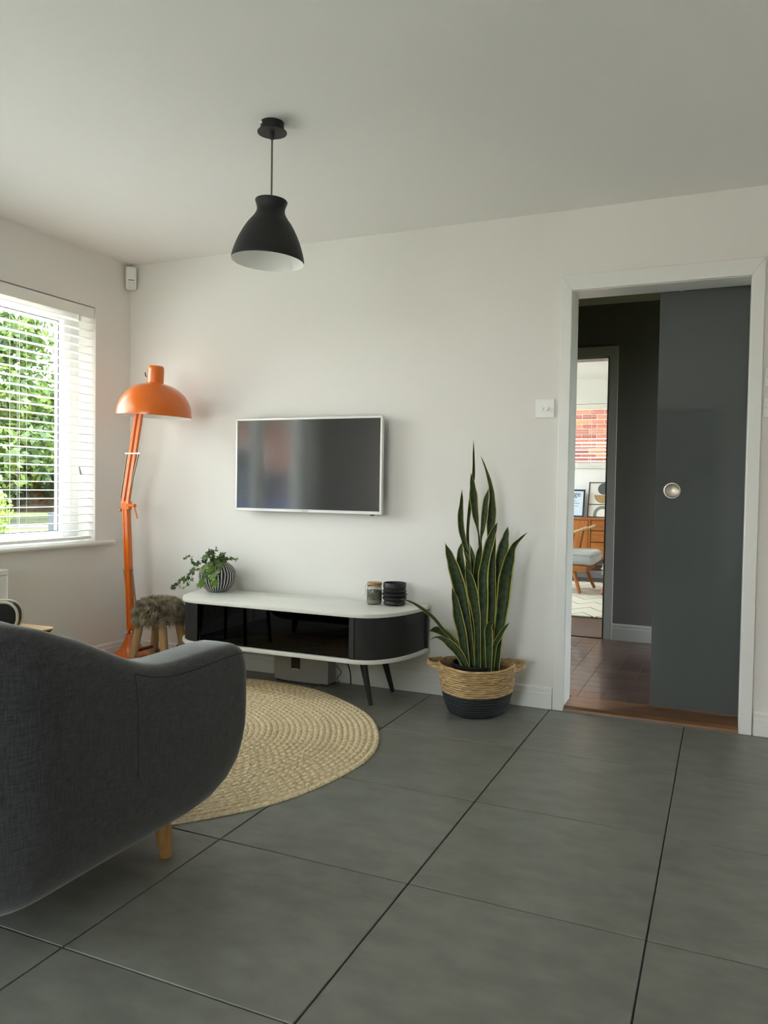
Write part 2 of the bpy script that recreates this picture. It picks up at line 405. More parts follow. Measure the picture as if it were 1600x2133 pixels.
# door casing and lining
tr1 = thing('trim_1', None, None, (3.1, 0, 0), kind='structure')
ci0, ci1, co0, co1 = 2.715, 3.494, 2.664, 3.546
czi, czo = 2.030, 2.104
def quad_prism(name, pts, y0, y1, m, par):
    vs = [(x, y0, z) for x, z in pts] + [(x, y1, z) for x, z in pts]; n = len(pts)
    fs = [list(range(n)), list(range(n, 2 * n))[::-1]] + [(i, i + n, (i + 1) % n + n, (i + 1) % n) for i in range(n)]
    o = mk(name, vs, fs, m, par)
    bm = bmesh.new(); bm.from_mesh(o.data); bmesh.ops.recalc_face_normals(bm, faces=bm.faces[:])
    bmesh.ops.bevel(bm, geom=bm.edges[:], offset=0.002, segments=1, affect='EDGES'); bm.to_mesh(o.data); bm.free(); return o
quad_prism('casing_board', [(co0, 0), (ci0, 0), (ci0, czi), (co0, czo)], -0.02, 0.002, M_TRIM, tr1)
quad_prism('casing_board', [(co1, 0), (co1, czo), (ci1, czi), (ci1, 0)], -0.02, 0.002, M_TRIM, tr1)
quad_prism('casing_board', [(co0, czo), (ci0, czi), (ci1, czi), (co1, czo)], -0.02, 0.002, M_TRIM, tr1)
box('door_lining', 2.700, 2.7165, -0.004, WT - 0.004, 0.0, DZ, M_TRIM, tr1)
box('door_lining', 3.4925, 3.505, -0.004, WT - 0.004, 0.0, DZ, M_TRIM, tr1)
box('door_lining', 2.7165, 3.4925, -0.004, WT - 0.004, DZ - 0.008, DZ + 0.01, M_TRIM, tr1)
# threshold bar
th = mk('trim_2', [(x, y, z) for x in (2.7165, 3.4925) for y, z in ((-0.012, 0.0), (-0.008, 0.012), (0.012, 0.022), (0.15, 0.024), (0.20, 0.024), (0.20, -0.02), (-0.012, -0.02))],
        [(0, 7, 8, 1), (1, 8, 9, 2), (2, 9, 10, 3), (3, 10, 11, 4), (4, 11, 12, 5), (5, 12, 13, 6), (6, 13, 7, 0), (0, 1, 2, 3, 4, 5, 6), (13, 12, 11, 10, 9, 8, 7)], M_THRESH)
tag(th, kind='structure')

# ------------------------------------------------------------------ window in the left wall
win = thing('window_1', None, None, (-0.16, (WY0 + WY1) / 2, WZ0), kind='structure')
FX0, FX1 = -0.205, -0.135
GY = [(WY1 - 0.125, -1.775), (-1.905, WY0 + 0.125)]
bm = bmesh.new()
boxbm(FX0, FX1, WY0, WY0 + 0.06, WZ0, WZ1, bm=bm); boxbm(FX0, FX1, WY1 - 0.06, WY1, WZ0, WZ1, bm=bm)
boxbm(FX0, FX1, WY0 + 0.06, WY1 - 0.06, WZ0, WZ0 + 0.03, bm=bm); boxbm(FX0, FX1, WY0 + 0.06, WY1 - 0.06, WZ1 - 0.045, WZ1, bm=bm)
boxbm(FX0, FX1, -1.875, -1.805, WZ0 + 0.03, WZ1 - 0.045, bm=bm)
from_bm('window_frame', bm, M_UPVC, win)
M_GASKET = mat('black_gasket', (0.02, 0.02, 0.02, 1), 0.6)
for (ya, yb) in GY:
    sa, sb = ya + 0.062, yb - 0.027
    if ya < -1: sa, sb = ya + 0.027, yb - 0.062
    z0, z1 = WZ0 + 0.062, WZ1 - 0.09
    b2 = bmesh.new()
    boxbm(FX0 + 0.01, FX1 + 0.012, ya, sa, z0 - 0.032, z1 + 0.045, 0.006, 2, bm=b2); boxbm(FX0 + 0.01, FX1 + 0.012, sb, yb, z0 - 0.032, z1 + 0.045, 0.006, 2, bm=b2)
    boxbm(FX0 + 0.01, FX1 + 0.012, yb, ya, z0 - 0.032, z0, bm=b2); boxbm(FX0 + 0.01, FX1 + 0.012, yb, ya, z1, z1 + 0.045, bm=b2)
    sash = from_bm('sash', b2, M_UPVC, win)
    b3 = bmesh.new()
    boxbm(-0.1625, -0.1600, ya - 0.004, ya, z0, z1, bm=b3); boxbm(-0.1625, -0.1600, yb, yb + 0.004, z0, z1, bm=b3)
    boxbm(-0.1625, -0.1600, yb, ya, z1 - 0.004, z1, bm=b3); boxbm(-0.1625, -0.1600, yb, ya, z0, z0 + 0.004, bm=b3)
    from_bm('gasket', b3, M_GASKET, sash)
    box('pane', -0.171, -0.163, yb, ya, z0, z1, M_GLASS, win)
# sill with a rounded nose
sp = [(-0.135, 0.0), (-0.135, 0.026)] + [(0.038 + 0.015 * math.cos(a), 0.013 + 0.013 * math.sin(a)) for a in [PI / 2 - k * PI / 8 for k in range(9)]]
z0 = WZ0 - 0.022
def sill_piece(ya, yb, xmin):
    pr = [(max(x, xmin), z0 + z) for x, z in sp]; n = len(pr)
    vs = [(x, ya, z) for x, z in pr] + [(x, yb, z) for x, z in pr]
    return vs, [list(range(n))[::-1], list(range(n, 2 * n))] + [(i, (i + 1) % n, (i + 1) % n + n, i + n) for i in range(n)]
v1, f1 = sill_piece(WY0 + 0.001, WY1 - 0.001, -0.14); v2, f2 = sill_piece(WY1 - 0.001, -0.175, 0.0); v3, f3 = sill_piece(WY0 - 0.115, WY0 + 0.001, 0.0)
V = v1 + v2 + v3; F = f1 + [[i + len(v1) for i in f] for f in f2] + [[i + len(v1) + len(v2) for i in f] for f in f3]
autosmooth(mk('window_sill', V, F, M_TRIM, win), 40)
portal((-0.34, (WY0 + WY1) / 2, (WZ0 + WZ1) / 2), (1, 0, 0), WY1 - WY0, WZ1 - WZ0)

# venetian blind, hanging in the reveal
bl = thing('venetian_blind', 'white venetian blind with open slats hanging in the left window', 'blind', (-0.03, (WY0 + WY1) / 2, WZ0 + 0.01))
BY0, BY1 = WY0 + 0.008, WY1 - 0.008
box('valance', -0.012, -0.003, BY0 + 0.001, BY1 - 0.001, 2.034, WZ1 - 0.006, M_SLAT, bl, 0.002, 1)
box('head_rail', -0.058, -0.014, BY0 + 0.01, BY1 - 0.01, 2.052, WZ1 - 0.003, M_SLAT, bl)
SLX0, SLX1, SP = -0.057, -0.008, 0.0467
zs = [2.008 - SP * k for k in range(27)]
sv, sf = [], []
for k, xx in enumerate([SLX0 + (SLX1 - SLX0) * q / 4 for q in range(5)]):
    cam_ = 0.0030 * (1 - ((xx - (SLX0 + SLX1) / 2) / 0.0245) ** 2)
    for y in (BY0, BY1):
        sv += [(xx, y, cam_), (xx, y, cam_ + 0.0024)]
for k in range(4):
    a = k * 4; b = a + 4
    sf += [(a, a + 2, b + 2, b), (a + 1, b + 1, b + 3, a + 3), (a, b, b + 1, a + 1), (a + 2, a + 3, b + 3, b + 2)]
sf += [(0, 1, 3, 2), (16, 18, 19, 17)]
first = mk('slat', [(x, y, z + zs[0]) for x, y, z in sv], sf, M_SLAT, bl)
for zz in zs[1:]:
    o = bpy.data.objects.new('slat', first.data); COL.objects.link(o); o.parent = bl; o.location = (0, 0, zz - zs[0])
box('bottom_rail', -0.058, -0.007, BY0, BY1 - 0.012, 0.745, 0.761, M_SLAT, bl, 0.003, 1)
for yy in (-0.775, -0.835, -1.45, -2.1):
    for xx in (-0.060, -0.0055):
        rod('ladder_cord', (xx, yy, 0.757), (xx, yy, 2.05), 0.0008, M_SLAT, bl, 5)
box('cord_guide', -0.016, -0.001, -0.418, -0.402, 2.000, 2.04, M_UPVC, bl, 0.001, 1)
rod('pull_cord', (-0.004, -0.41, 2.0), (-0.004, -0.41, 1.165), 0.0009, M_SLAT, bl, 5)
tube('cord_tassel', [(-0.004, -0.41, 1.168), (-0.003, -0.407, 1.15), (0.0, -0.402, 1.122)], [0.003, 0.006, 0.008], mat('grey_plastic', (0.45, 0.45, 0.44, 1), 0.5), bl, 10)

# ------------------------------------------------------------------ hall behind the doorway
HY = 1.850; HZ = 0.024
HX0, HX1, HZC = 1.30, 4.40, 2.384
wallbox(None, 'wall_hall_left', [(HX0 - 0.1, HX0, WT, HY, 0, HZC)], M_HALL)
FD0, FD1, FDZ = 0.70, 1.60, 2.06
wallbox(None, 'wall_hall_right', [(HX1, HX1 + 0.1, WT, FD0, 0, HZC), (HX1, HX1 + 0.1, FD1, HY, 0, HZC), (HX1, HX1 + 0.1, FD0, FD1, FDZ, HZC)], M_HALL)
d3 = thing('added_door_3', None, None, (HX1 + 0.05, 1.15, 0), kind='structure')  # unseen glazed door added to light the dark hall
fr = bmesh.new()
for ya, yb in ((FD0, FD0 + 0.09), (FD1 - 0.09, FD1)): boxbm(HX1 + 0.02, HX1 + 0.07, ya, yb, 0, FDZ, bm=fr)
boxbm(HX1 + 0.02, HX1 + 0.07, FD0, FD1, 0, 0.25, bm=fr); boxbm(HX1 + 0.02, HX1 + 0.07, FD0, FD1, FDZ - 0.09, FDZ, bm=fr)
from_bm('door_frame', fr, M_UPVC, d3)
box('pane', HX1 + 0.042, HX1 + 0.048, FD0 + 0.09, FD1 - 0.09, 0.25, FDZ - 0.09, M_GLASS, d3)
portal((HX1 + 0.15, 1.15, 1.1), (-1, 0, 0), FD1 - FD0, FDZ)
wallbox(None, 'wall_hall_near', [(HX0, DX0 - 0.012, WT, WT + 0.008, 0, HZC), (3.507, HX1, WT, WT + 0.008, 0, HZC), (DX0 - 0.012, 3.507, WT, WT + 0.008, DZ + 0.03, HZC)], M_HALL)
OX0, OX1, OZ = 1.87, 2.645, 2.018      # doorway to the far room
wallbox(None, 'wall_hall_far', [(HX0, OX0, HY, HY + 0.06, 0, HZC), (OX1, HX1, HY, HY + 0.06, 0, HZC), (OX0, OX1, HY, HY + 0.06, OZ, HZC)], M_HALL)
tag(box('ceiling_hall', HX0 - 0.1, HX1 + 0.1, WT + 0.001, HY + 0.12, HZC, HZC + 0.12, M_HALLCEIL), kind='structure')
tr3 = thing('trim_3', None, None, (2.26, HY, HZ), kind='structure')
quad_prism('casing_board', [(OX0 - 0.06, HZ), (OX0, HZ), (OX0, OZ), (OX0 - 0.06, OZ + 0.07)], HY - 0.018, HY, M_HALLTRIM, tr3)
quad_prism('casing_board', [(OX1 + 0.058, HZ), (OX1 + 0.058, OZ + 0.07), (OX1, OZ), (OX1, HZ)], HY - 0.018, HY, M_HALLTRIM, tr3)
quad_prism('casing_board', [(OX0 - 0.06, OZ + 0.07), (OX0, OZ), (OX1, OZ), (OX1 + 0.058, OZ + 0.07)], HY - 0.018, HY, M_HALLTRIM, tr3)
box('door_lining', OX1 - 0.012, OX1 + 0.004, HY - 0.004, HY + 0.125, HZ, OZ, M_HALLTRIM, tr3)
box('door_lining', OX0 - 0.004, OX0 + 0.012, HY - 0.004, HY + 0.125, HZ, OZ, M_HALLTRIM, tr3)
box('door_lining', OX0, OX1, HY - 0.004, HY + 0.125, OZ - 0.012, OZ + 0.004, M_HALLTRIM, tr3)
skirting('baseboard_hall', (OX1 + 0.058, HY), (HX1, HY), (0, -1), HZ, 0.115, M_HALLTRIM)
# parquet: mosaic blocks, alternately turned
floor_hall = tag(box('floor_hall', HX0, HX1, 0.20, HY + 0.12, -0.1, HZ - 0.004, M_GROUT), kind='structure')
PB = 0.118
hm = {}
for i in range(14):
    for j in range(15):
        x0 = 1.92 + i * PB; y0 = 0.20 + j * PB
        x1, y1 = x0 + PB - 0.0008, min(y0 + PB - 0.0008, HY + 0.12)
        if y1 - y0 < 0.02: continue
        key = ((i + j) % 2, round(y1 - y0, 3))
        if key in hm:
            b0, bx, by = hm[key]; o = bpy.data.objects.new('parquet_block', b0.data); COL.objects.link(o); o.parent = floor_hall; o.location = (x0 - bx, y0 - by, 0)
        else:
            o = box('parquet_block', x0, x1, y0, y1, HZ - 0.012, HZ, (M_PARQ, M_PARQ2)[(i + j) % 2], floor_hall, 0.0007, 1); hm[key] = (o, x0, y0)
bm = bmesh.new(); boxbm(HX0, 1.92, 0.20, HY + 0.12, HZ - 0.012, HZ, bm=bm); boxbm(1.92 + 14 * PB, HX1, 0.20, HY + 0.12, HZ - 0.012, HZ, bm=bm)
from_bm('parquet_field', bm, M_PARQ, floor_hall)
box('threshold_strip', OX0, OX1, HY - 0.005, HY + 0.03, HZ - 0.004, HZ + 0.005, mat('dark_strip', srgb(60, 38, 30), 0.4), floor_hall)

# sliding glass door on the hall side of the wall
d1 = thing('door_1', 'grey frosted glass sliding door half covering the doorway', None, (3.35, 0.20, HZ), kind='structure')

M_NICK = mat('satin_nickel', (0.55, 0.51, 0.44, 1), 0.38, metal=1.0)
hp = onY(1400, 1022, 0.174)
def disc_y(name, prof, c, m, par, seg=40):       # lathe about a -y axis: prof = (radius, distance towards the room)
    vs, fs = [], []; n = len(prof)
    for i in range(seg):
        a = 2 * PI * i / seg
        for (r, d) in prof: vs.append((c[0] + r * math.cos(a), c[1] - d, c[2] + r * math.sin(a)))
    for i in range(seg):
        j = (i + 1) % seg
        for k in range(n - 1): fs.append((i * n + k, j * n + k, j * n + k + 1, i * n + k + 1))
    bm = bmesh.new(); bv = [bm.verts.new(v) for v in vs]
    for f in fs: bm.faces.new([bv[i] for i in f])
    bmesh.ops.remove_doubles(bm, verts=bm.verts[:], dist=1e-6); bmesh.ops.recalc_face_normals(bm, faces=bm.faces[:])
    return autosmooth(from_bm(name, bm, m, par), 40)
def holed_panel(name, x0, x1, z0, z1, y0, y1, cx, cz, r, m, par, n=40):
    vs, fs = [], []; sq = 0.06
    for y in (y0, y1):
        for k in range(n):
            a = 2 * PI * (k + 0.5) / n - PI * 0.75 - PI / n; vs.append((cx + r * math.cos(a), y, cz + r * math.sin(a)))
        for k in range(n):
            a = 2 * PI * (k + 0.5) / n - PI * 0.75 - PI / n; q = sq / max(abs(math.cos(a)), abs(math.sin(a))); vs.append((cx + q * math.cos(a), y, cz + q * math.sin(a)))
        vs += [(x0, y, z0), (x1, y, z0), (x1, y, z1), (x0, y, z1)]
    st = 2 * n + 4
    for s_ in (0, 1):
        o_ = s_ * st
        for k in range(n):
            l = (k + 1) % n; f = [o_ + k, o_ + n + k, o_ + n + l, o_ + l]; fs.append(f if s_ else f[::-1])
        for e in range(4):
            f = [o_ + 2 * n + e] + [o_ + 2 * n + (e + 1) % 4] + [o_ + n + (e * n // 4 + k) % n for k in range(n // 4, -1, -1)]; fs.append(f)
    for e in range(4): fs.append([2 * n + e, 2 * n + (e + 1) % 4, st + 2 * n + (e + 1) % 4, st + 2 * n + e])
    for k in range(n): l = (k + 1) % n; fs.append([k, l, st + l, st + k])
    bm = bmesh.new(); bv = [bm.verts.new(v) for v in vs]
    for f in fs: bm.faces.new([bv[i] for i in f])
    bmesh.ops.recalc_face_normals(bm, faces=bm.faces[:]); return from_bm(name, bm, m, par)
holed_panel('glass_panel', 3.100, 3.97, HZ + 0.006, 2.075, 0.175, 0.185, hp.x, hp.z, 0.034, M_FROST, d1)
disc_y('finger_pull', [(0.0335, -0.006), (0.034, 0.0002), (0.039, 0.0002), (0.039, 0.002), (0.0375, 0.003), (0.0335, 0.003), (0.0315, 0.001), (0.029, -0.012), (0.027, -0.0135), (0.0, -0.0145)], hp, M_NICK, d1)
kp = onY(1421, 600, 0.175)
disc_y('clamp_bolt', [(0.016, 0.0), (0.016, 0.007), (0.013, 0.010), (0.0, 0.010)], (kp.x, 0.175, min(kp.z, 2.045)), M_STEEL, d1)
box('door_track', 2.60, 4.20, 0.169, 0.225, 2.082, 2.125, M_STEEL, d1)

# ------------------------------------------------------------------ far room
FY0, FY1, FX0r, FX1r, FZC = HY + 0.12, 5.76, 0.10, 3.60, 2.41
FWX0, FWX1, FWZ0, FWZ1 = 0.9, 3.0, 1.365, 2.115
M_FARWALL = mat('far_room_paint', (0.87, 0.87, 0.86, 1), 0.75, spec=0.2)
wallbox(None, 'wall_far_room_back', [(FX0r - 0.1, FWX0, FY1, FY1 + 0.2, 0, FZC), (FWX1, FX1r + 0.1, FY1, FY1 + 0.2, 0, FZC), (FWX0, FWX1, FY1, FY1 + 0.2, 0, FWZ0), (FWX0, FWX1, FY1, FY1 + 0.2, FWZ1, FZC)], M_FARWALL)
SWY0, SWY1, SWZ0, SWZ1 = 2.5, 5.1, 0.5, 2.2
wallbox(None, 'wall_far_room_left', [(FX0r - 0.15, FX0r, FY0, SWY0, 0, FZC), (FX0r - 0.15, FX0r, SWY1, FY1, 0, FZC), (FX0r - 0.15, FX0r, SWY0, SWY1, 0, SWZ0), (FX0r - 0.15, FX0r, SWY0, SWY1, SWZ1, FZC)], M_FARWALL)
wallbox(None, 'wall_far_room_right', [(FX1r, FX1r + 0.1, FY0, FY1, 0, FZC)], M_FARWALL)
wallbox(None, 'wall_far_room_near', [(FX0r, OX0, HY + 0.06, FY0, 0, FZC), (OX1, FX1r, HY + 0.06, FY0, 0, FZC), (OX0, OX1, HY + 0.06, FY0, OZ, FZC)], M_FARWALL)
tag(box('ceiling_far_room', FX0r - 0.15, FX1r + 0.1, FY0, FY1 + 0.2, FZC, FZC + 0.12, M_CEIL), kind='structure')
tag(box('floor_far_room', FX0r, FX1r, FY0, FY1, -0.1, HZ, M_PARQ), kind='structure')
skirting('baseboard_far_room', (FX0r, FY1), (FX1r, FY1), (0, -1), HZ, 0.09)
win2 = thing('window_2', None, None, (1.95, FY1 + 0.1, FWZ0), kind='structure')
bm = bmesh.new()
for xa, xb in ((FWX0, FWX0 + 0.06), (FWX1 - 0.06, FWX1)): boxbm(xa, xb, FY1 + 0.11, FY1 + 0.17, FWZ0, FWZ1, bm=bm)
boxbm(FWX0 + 0.06, FWX1 - 0.06, FY1 + 0.11, FY1 + 0.17, FWZ0, FWZ0 + 0.05, bm=bm); boxbm(FWX0 + 0.06, FWX1 - 0.06, FY1 + 0.11, FY1 + 0.17, FWZ1 - 0.05, FWZ1, bm=bm)
from_bm('window_frame', bm, M_UPVC, win2)
box('pane', FWX0 + 0.06, FWX1 - 0.06, FY1 + 0.137, FY1 + 0.143, FWZ0 + 0.05, FWZ1 - 0.05, M_GLASS, win2)
box('window_sill', FWX0 - 0.05, FWX1 + 0.05, FY1 - 0.03, FY1 + 0.11, FWZ0 - 0.024, FWZ0, M_TRIM, win2, 0.004, 1)
portal((1.95, FY1 + 0.24, (FWZ0 + FWZ1) / 2), (0, -1, 0), FWX1 - FWX0, FWZ1 - FWZ0)
win3 = thing('added_window_3', None, None, (FX0r - 0.08, 3.8, SWZ0), kind='structure')  # unseen side window added to brighten the far room
bm = bmesh.new()
for ya, yb in ((SWY0, SWY0 + 0.06), (SWY1 - 0.06, SWY1), (3.77, 3.83)): boxbm(FX0r - 0.12, FX0r - 0.05, ya, yb, SWZ0, SWZ1, bm=bm)
boxbm(FX0r - 0.12, FX0r - 0.05, SWY0, SWY1, SWZ0, SWZ0 + 0.05, bm=bm); boxbm(FX0r - 0.12, FX0r - 0.05, SWY0, SWY1, SWZ1 - 0.05, SWZ1, bm=bm)
from_bm('window_frame', bm, M_UPVC, win3)
for ya, yb in ((SWY0 + 0.06, 3.77), (3.83, SWY1 - 0.06)): box('pane', FX0r - 0.088, FX0r - 0.082, ya, yb, SWZ0 + 0.05, SWZ1 - 0.05, M_GLASS, win3)
portal((FX0r - 0.2, 3.8, 1.35), (1, 0, 0), SWY1 - SWY0, SWZ1 - SWZ0)

bl2 = thing('venetian_blind', 'white venetian blind half lowered over the far room window', 'blind', (1.95, FY1 + 0.03, FWZ0 + 0.002))
box('valance', FWX0 + 0.008, FWX1 - 0.008, FY1 + 0.002, FY1 + 0.012, FWZ1 - 0.063, FWZ1 - 0.004, M_SLAT, bl2)
box('head_rail', FWX0 + 0.012, FWX1 - 0.012, FY1 + 0.014, FY1 + 0.055, FWZ1 - 0.05, FWZ1 - 0.003, M_SLAT, bl2)
f0 = None
for k in range(14):
    zz = FWZ1 - 0.105 - 0.045 * k; tilt = 0.05 if k < 7 else 0.30
    h = 0.024 * math.sin(tilt); d = 0.024 * math.cos(tilt)
    vs = [(x, FY1 + 0.032 + s * d, zz + s * h + q) for x in (FWX0 + 0.01, FWX1 - 0.01) for s, q in ((-1, 0), (1, 0), (1, 0.0025), (-1, 0.0025))]
    mk('slat', vs, [(0, 1, 2, 3), (7, 6, 5, 4), (0, 4, 5, 1), (1, 5, 6, 2), (2, 6, 7, 3), (3, 7, 4, 0)], M_SLAT, bl2)
box('bottom_rail', FWX0 + 0.01, FWX1 - 0.01, FY1 + 0.008, FY1 + 0.056, FWZ0 + 0.004, FWZ0 + 0.022, M_SLAT, bl2)
for xx in (1.3, 1.915, 2.6): rod('ladder_cord', (xx, FY1 + 0.007, FWZ0 + 0.02), (xx, FY1 + 0.007, FWZ1 - 0.05), 0.0022, M_SLAT, bl2, 5)

# neighbouring brick wall outside the far room window
M_MORTAR = mat('mortar', srgb(150, 138, 126), 0.95)
M_BRICK = mat('red_brick', srgb(118, 60, 46), 0.9, var=0.25, vscale=3.0, bump=0.4, bscale=60)
t = M_BRICK.node_tree
_bc = t.nodes['Principled BSDF'].inputs['Base Color']; _src = _bc.links[0].from_socket
_hs = nd(t, 'ShaderNodeHueSaturation'); _oi = nd(t, 'ShaderNodeObjectInfo'); _mr = nd(t, 'ShaderNodeMapRange'); _mr.inputs['To Min'].default_value = 0.55; _mr.inputs['To Max'].default_value = 1.25
_mr2 = nd(t, 'ShaderNodeMapRange'); _mr2.inputs['To Min'].default_value = 0.49; _mr2.inputs['To Max'].default_value = 0.525
t.links.new(_oi.outputs['Random'], _mr.inputs['Value']); t.links.new(_oi.outputs['Random'], _mr2.inputs['Value'])
t.links.new(_mr.outputs[0], _hs.inputs['Value']); t.links.new(_mr2.outputs[0], _hs.inputs['Hue']); t.links.new(_src, _hs.inputs['Color']); t.links.new(_hs.outputs[0], _bc)
BWY = 8.55
bw = tag(box('brick_wall', -1.6, 5.5, BWY, BWY + 0.2, -0.15, 6.2, M_MORTAR), 'red brick wall of the neighbouring house beyond the far blind', 'wall')
bk = None
for r in range(16):
    zz = 1.36 + r * 0.075
    for c in range(7):
        xx = 0.55 + c * 0.225 + (0.1125 if r % 2 else 0)
        if bk is None:
            bk = box('brick', xx, xx + 0.215, BWY - 0.008, BWY + 0.05, zz, zz + 0.065, M_BRICK, bw, 0.003, 1); b0 = (xx, zz)
        else:
            o = bpy.data.objects.new('brick', bk.data); COL.objects.link(o); o.parent = bw; o.location = (xx - b0[0], 0, zz - b0[1])
rest = bmesh.new()
for r in range(86):
    zz = -0.14 + r * 0.075 if False else 1.36 + (r - 20) * 0.075
    if zz < -0.15 or zz > 6.12: continue
    for c in range(-9, 22):
        xx = 0.55 + c * 0.225 + (0.1125 if (r - 20) % 2 else 0)
        if 0 <= r - 20 < 16 and 0 <= c < 7: continue
        boxbm(xx, xx + 0.215, BWY - 0.008, BWY + 0.01, zz, zz + 0.065, bm=rest)
tag(from_bm('brick_field', rest, M_BRICK, bw), kind='stuff')

# rug in the far room, with a zigzag line pattern
def rugmat():
    m = bpy.data.materials.new('cream_zigzag_rug'); m.use_nodes = True; t = m.node_tree; b = t.nodes['Principled BSDF']; b.inputs['Roughness'].default_value = 0.95
    co = nd(t, 'ShaderNodeTexCoord'); sp_ = nd(t, 'ShaderNodeSeparateXYZ'); t.links.new(co.outputs['Object'], sp_.inputs[0])
    nz = nd(t, 'ShaderNodeTexNoise'); nz.inputs['Scale'].default_value = 3.0; t.links.new(co.outputs['Object'], nz.inputs['Vector'])
    pp = nd(t, 'ShaderNodeMath', operation='PINGPONG'); pp.inputs[1].default_value = 0.12; t.links.new(sp_.outputs['X'], pp.inputs[0])
    m1 = nd(t, 'ShaderNodeMath', operation='MULTIPLY_ADD'); m1.inputs[1].default_value = 1.7; t.links.new(pp.outputs[0], m1.inputs[0]); t.links.new(sp_.outputs['Y'], m1.inputs[2])
    m2 = nd(t, 'ShaderNodeMath', operation='MULTIPLY_ADD'); m2.inputs[1].default_value = 0.05; t.links.new(nz.outputs['Fac'], m2.inputs[0]); t.links.new(m1.outputs[0], m2.inputs[2])
    ad = nd(t, 'ShaderNodeMath', operation='ADD'); ad.inputs[1].default_value = 50.0; t.links.new(m2.outputs[0], ad.inputs[0])
    md = nd(t, 'ShaderNodeMath', operation='MODULO'); md.inputs[1].default_value = 0.34; t.links.new(ad.outputs[0], md.inputs[0])
    lt = nd(t, 'ShaderNodeMath', operation='LESS_THAN'); lt.inputs[1].default_value = 0.022; t.links.new(md.outputs[0], lt.inputs[0])
    mx = nd(t, 'ShaderNodeMix', data_type='RGBA'); mx.inputs[6].default_value = srgb(214, 208, 192); mx.inputs[7].default_value = srgb(96, 92, 86)
    t.links.new(lt.outputs[0], mx.inputs[0]); t.links.new(mx.outputs[2], b.inputs['Base Color'])
    return m
tag(box('area_rug', 0.6, 3.1, 2.72, 5.18, HZ + 0.0005, HZ + 0.014, rugmat(), None, 0.005, 2), 'cream rug with thin dark zigzag lines on the far room floor', 'rug')

# sideboard
sb = thing('sideboard', 'teak sideboard with door and stacked drawers below the far window', 'sideboard', (1.95, 5.5, HZ))
SX0, SX1, SYF, SYB = 1.0, 2.82, 5.30, 5.70
bm = bmesh.new()
boxbm(SX0, SX1, SYF, SYB, 0.735, 0.757, bm=bm); boxbm(SX0, SX1, SYF, SYB, 0.285, 0.305, bm=bm)
boxbm(SX0, SX0 + 0.02, SYF, SYB, 0.305, 0.735, bm=bm); boxbm(SX1 - 0.02, SX1, SYF, SYB, 0.305, 0.735, bm=bm); boxbm(SX0 + 0.02, SX1 - 0.02, SYB - 0.012, SYB, 0.305, 0.735, bm=bm)
boxbm(1.978, 2.002, SYF, SYB - 0.012, 0.305, 0.735, bm=bm)
from_bm('carcass', bm, M_TEAK, sb)
M_DARKBROWN = mat('dark_brown_wood', srgb(50, 28, 14), 0.6)  # darker brown wood of the base rail
bx_ = [(SX0 + 0.024, 1.487), (1.493, 1.974)]
for xa, xb in bx_:
    dd = box('cabinet_door', xa, xb, SYF + 0.004, SYF + 0.024, 0.309, 0.731, M_TEAKV, sb, 0.002, 1)
for za, zb in ((0.617, 0.731), (0.486, 0.610), (0.309, 0.479)):
    box('drawer', 2.008, SX1 - 0.024, SYF + 0.003, SYF + 0.024, za, zb, M_TEAK, sb, 0.003, 1)
for xa in (SX0 + 0.15, SX1 - 0.19):
    for ya in (SYF + 0.04, SYB - 0.08): box('leg', xa, xa + 0.04, ya, ya + 0.04, HZ, 0.285, M_TEAKV, sb, 0.003, 1)
box('base_rail', SX0 + 0.19, SX1 - 0.19, SYF + 0.05, SYF + 0.07, 0.150, 0.212, M_DARKBROWN, sb)

# pictures leaning on the wall behind the sideboard
def picture(name, label, x0, x1, z0, z1, ybot, lean, fm, fw, cat='picture'):
    o = thing(name, label, cat, ((x0 + x1) / 2, ybot, z0)); return o
M_PAPER = mat('print_paper', (0.80, 0.78, 0.73, 1), 0.6)
M_PAPERB = mat('pale_blue_paper', srgb(206, 222, 238), 0.5)
M_FRB = mat('black_frame', (0.02, 0.02, 0.022, 1), 0.45)
M_INK1 = mat('ink_slate', srgb(78, 84, 88), 0.7); M_INK2 = mat('ink_ochre', srgb(166, 138, 92), 0.7); M_INK3 = mat('ink_sage', srgb(122, 132, 122), 0.7)
ZT = 0.758
def leanpt(x, z, y0, slope, off): return (x, y0 + (z - ZT) * slope - off, z)
def frame(o, x0, x1, z1, y0, slope, fw, m, paper):
    for xa, xb, za, zb in ((x0, x0 + fw, ZT, z1), (x1 - fw, x1, ZT, z1), (x0 + fw, x1 - fw, ZT, ZT + fw), (x0 + fw, x1 - fw, z1 - fw, z1)):
        vs = [leanpt(x, z, y0, slope, d) for d in (0.0, 0.018) for x, z in ((xa, za), (xb, za), (xb, zb), (xa, zb))]
        mk('frame_bar', vs, [(0, 1, 2, 3), (7, 6, 5, 4), (0, 4, 5, 1), (1, 5, 6, 2), (2, 6, 7, 3), (3, 7, 4, 0)], m, o)
    vs = [leanpt(x, z, y0, slope, d) for d in (0.0, 0.008) for x, z in ((x0 + fw, ZT + fw), (x1 - fw, ZT + fw), (x1 - fw, z1 - fw), (x0 + fw, z1 - fw))]
    return mk('print', vs, [(0, 1, 2, 3), (7, 6, 5, 4), (0, 4, 5, 1), (1, 5, 6, 2), (2, 6, 7, 3), (3, 7, 4, 0)], paper, o)
def flat(o, name, pts, y0, slope, m, par):
    vs = [leanpt(x, z, y0, slope, d) for d in (0.0085, 0.0095) for x, z in pts]; n = len(pts)
    return mk(name, vs, [list(range(n)), list(range(n, 2 * n))[::-1]] + [(i, i + n, (i + 1) % n + n, (i + 1) % n) for i in range(n)], m, par)
pa = thing('framed_print', 'large framed abstract print with grey circle and arch on sideboard', 'picture', (2.13, 5.6, ZT))
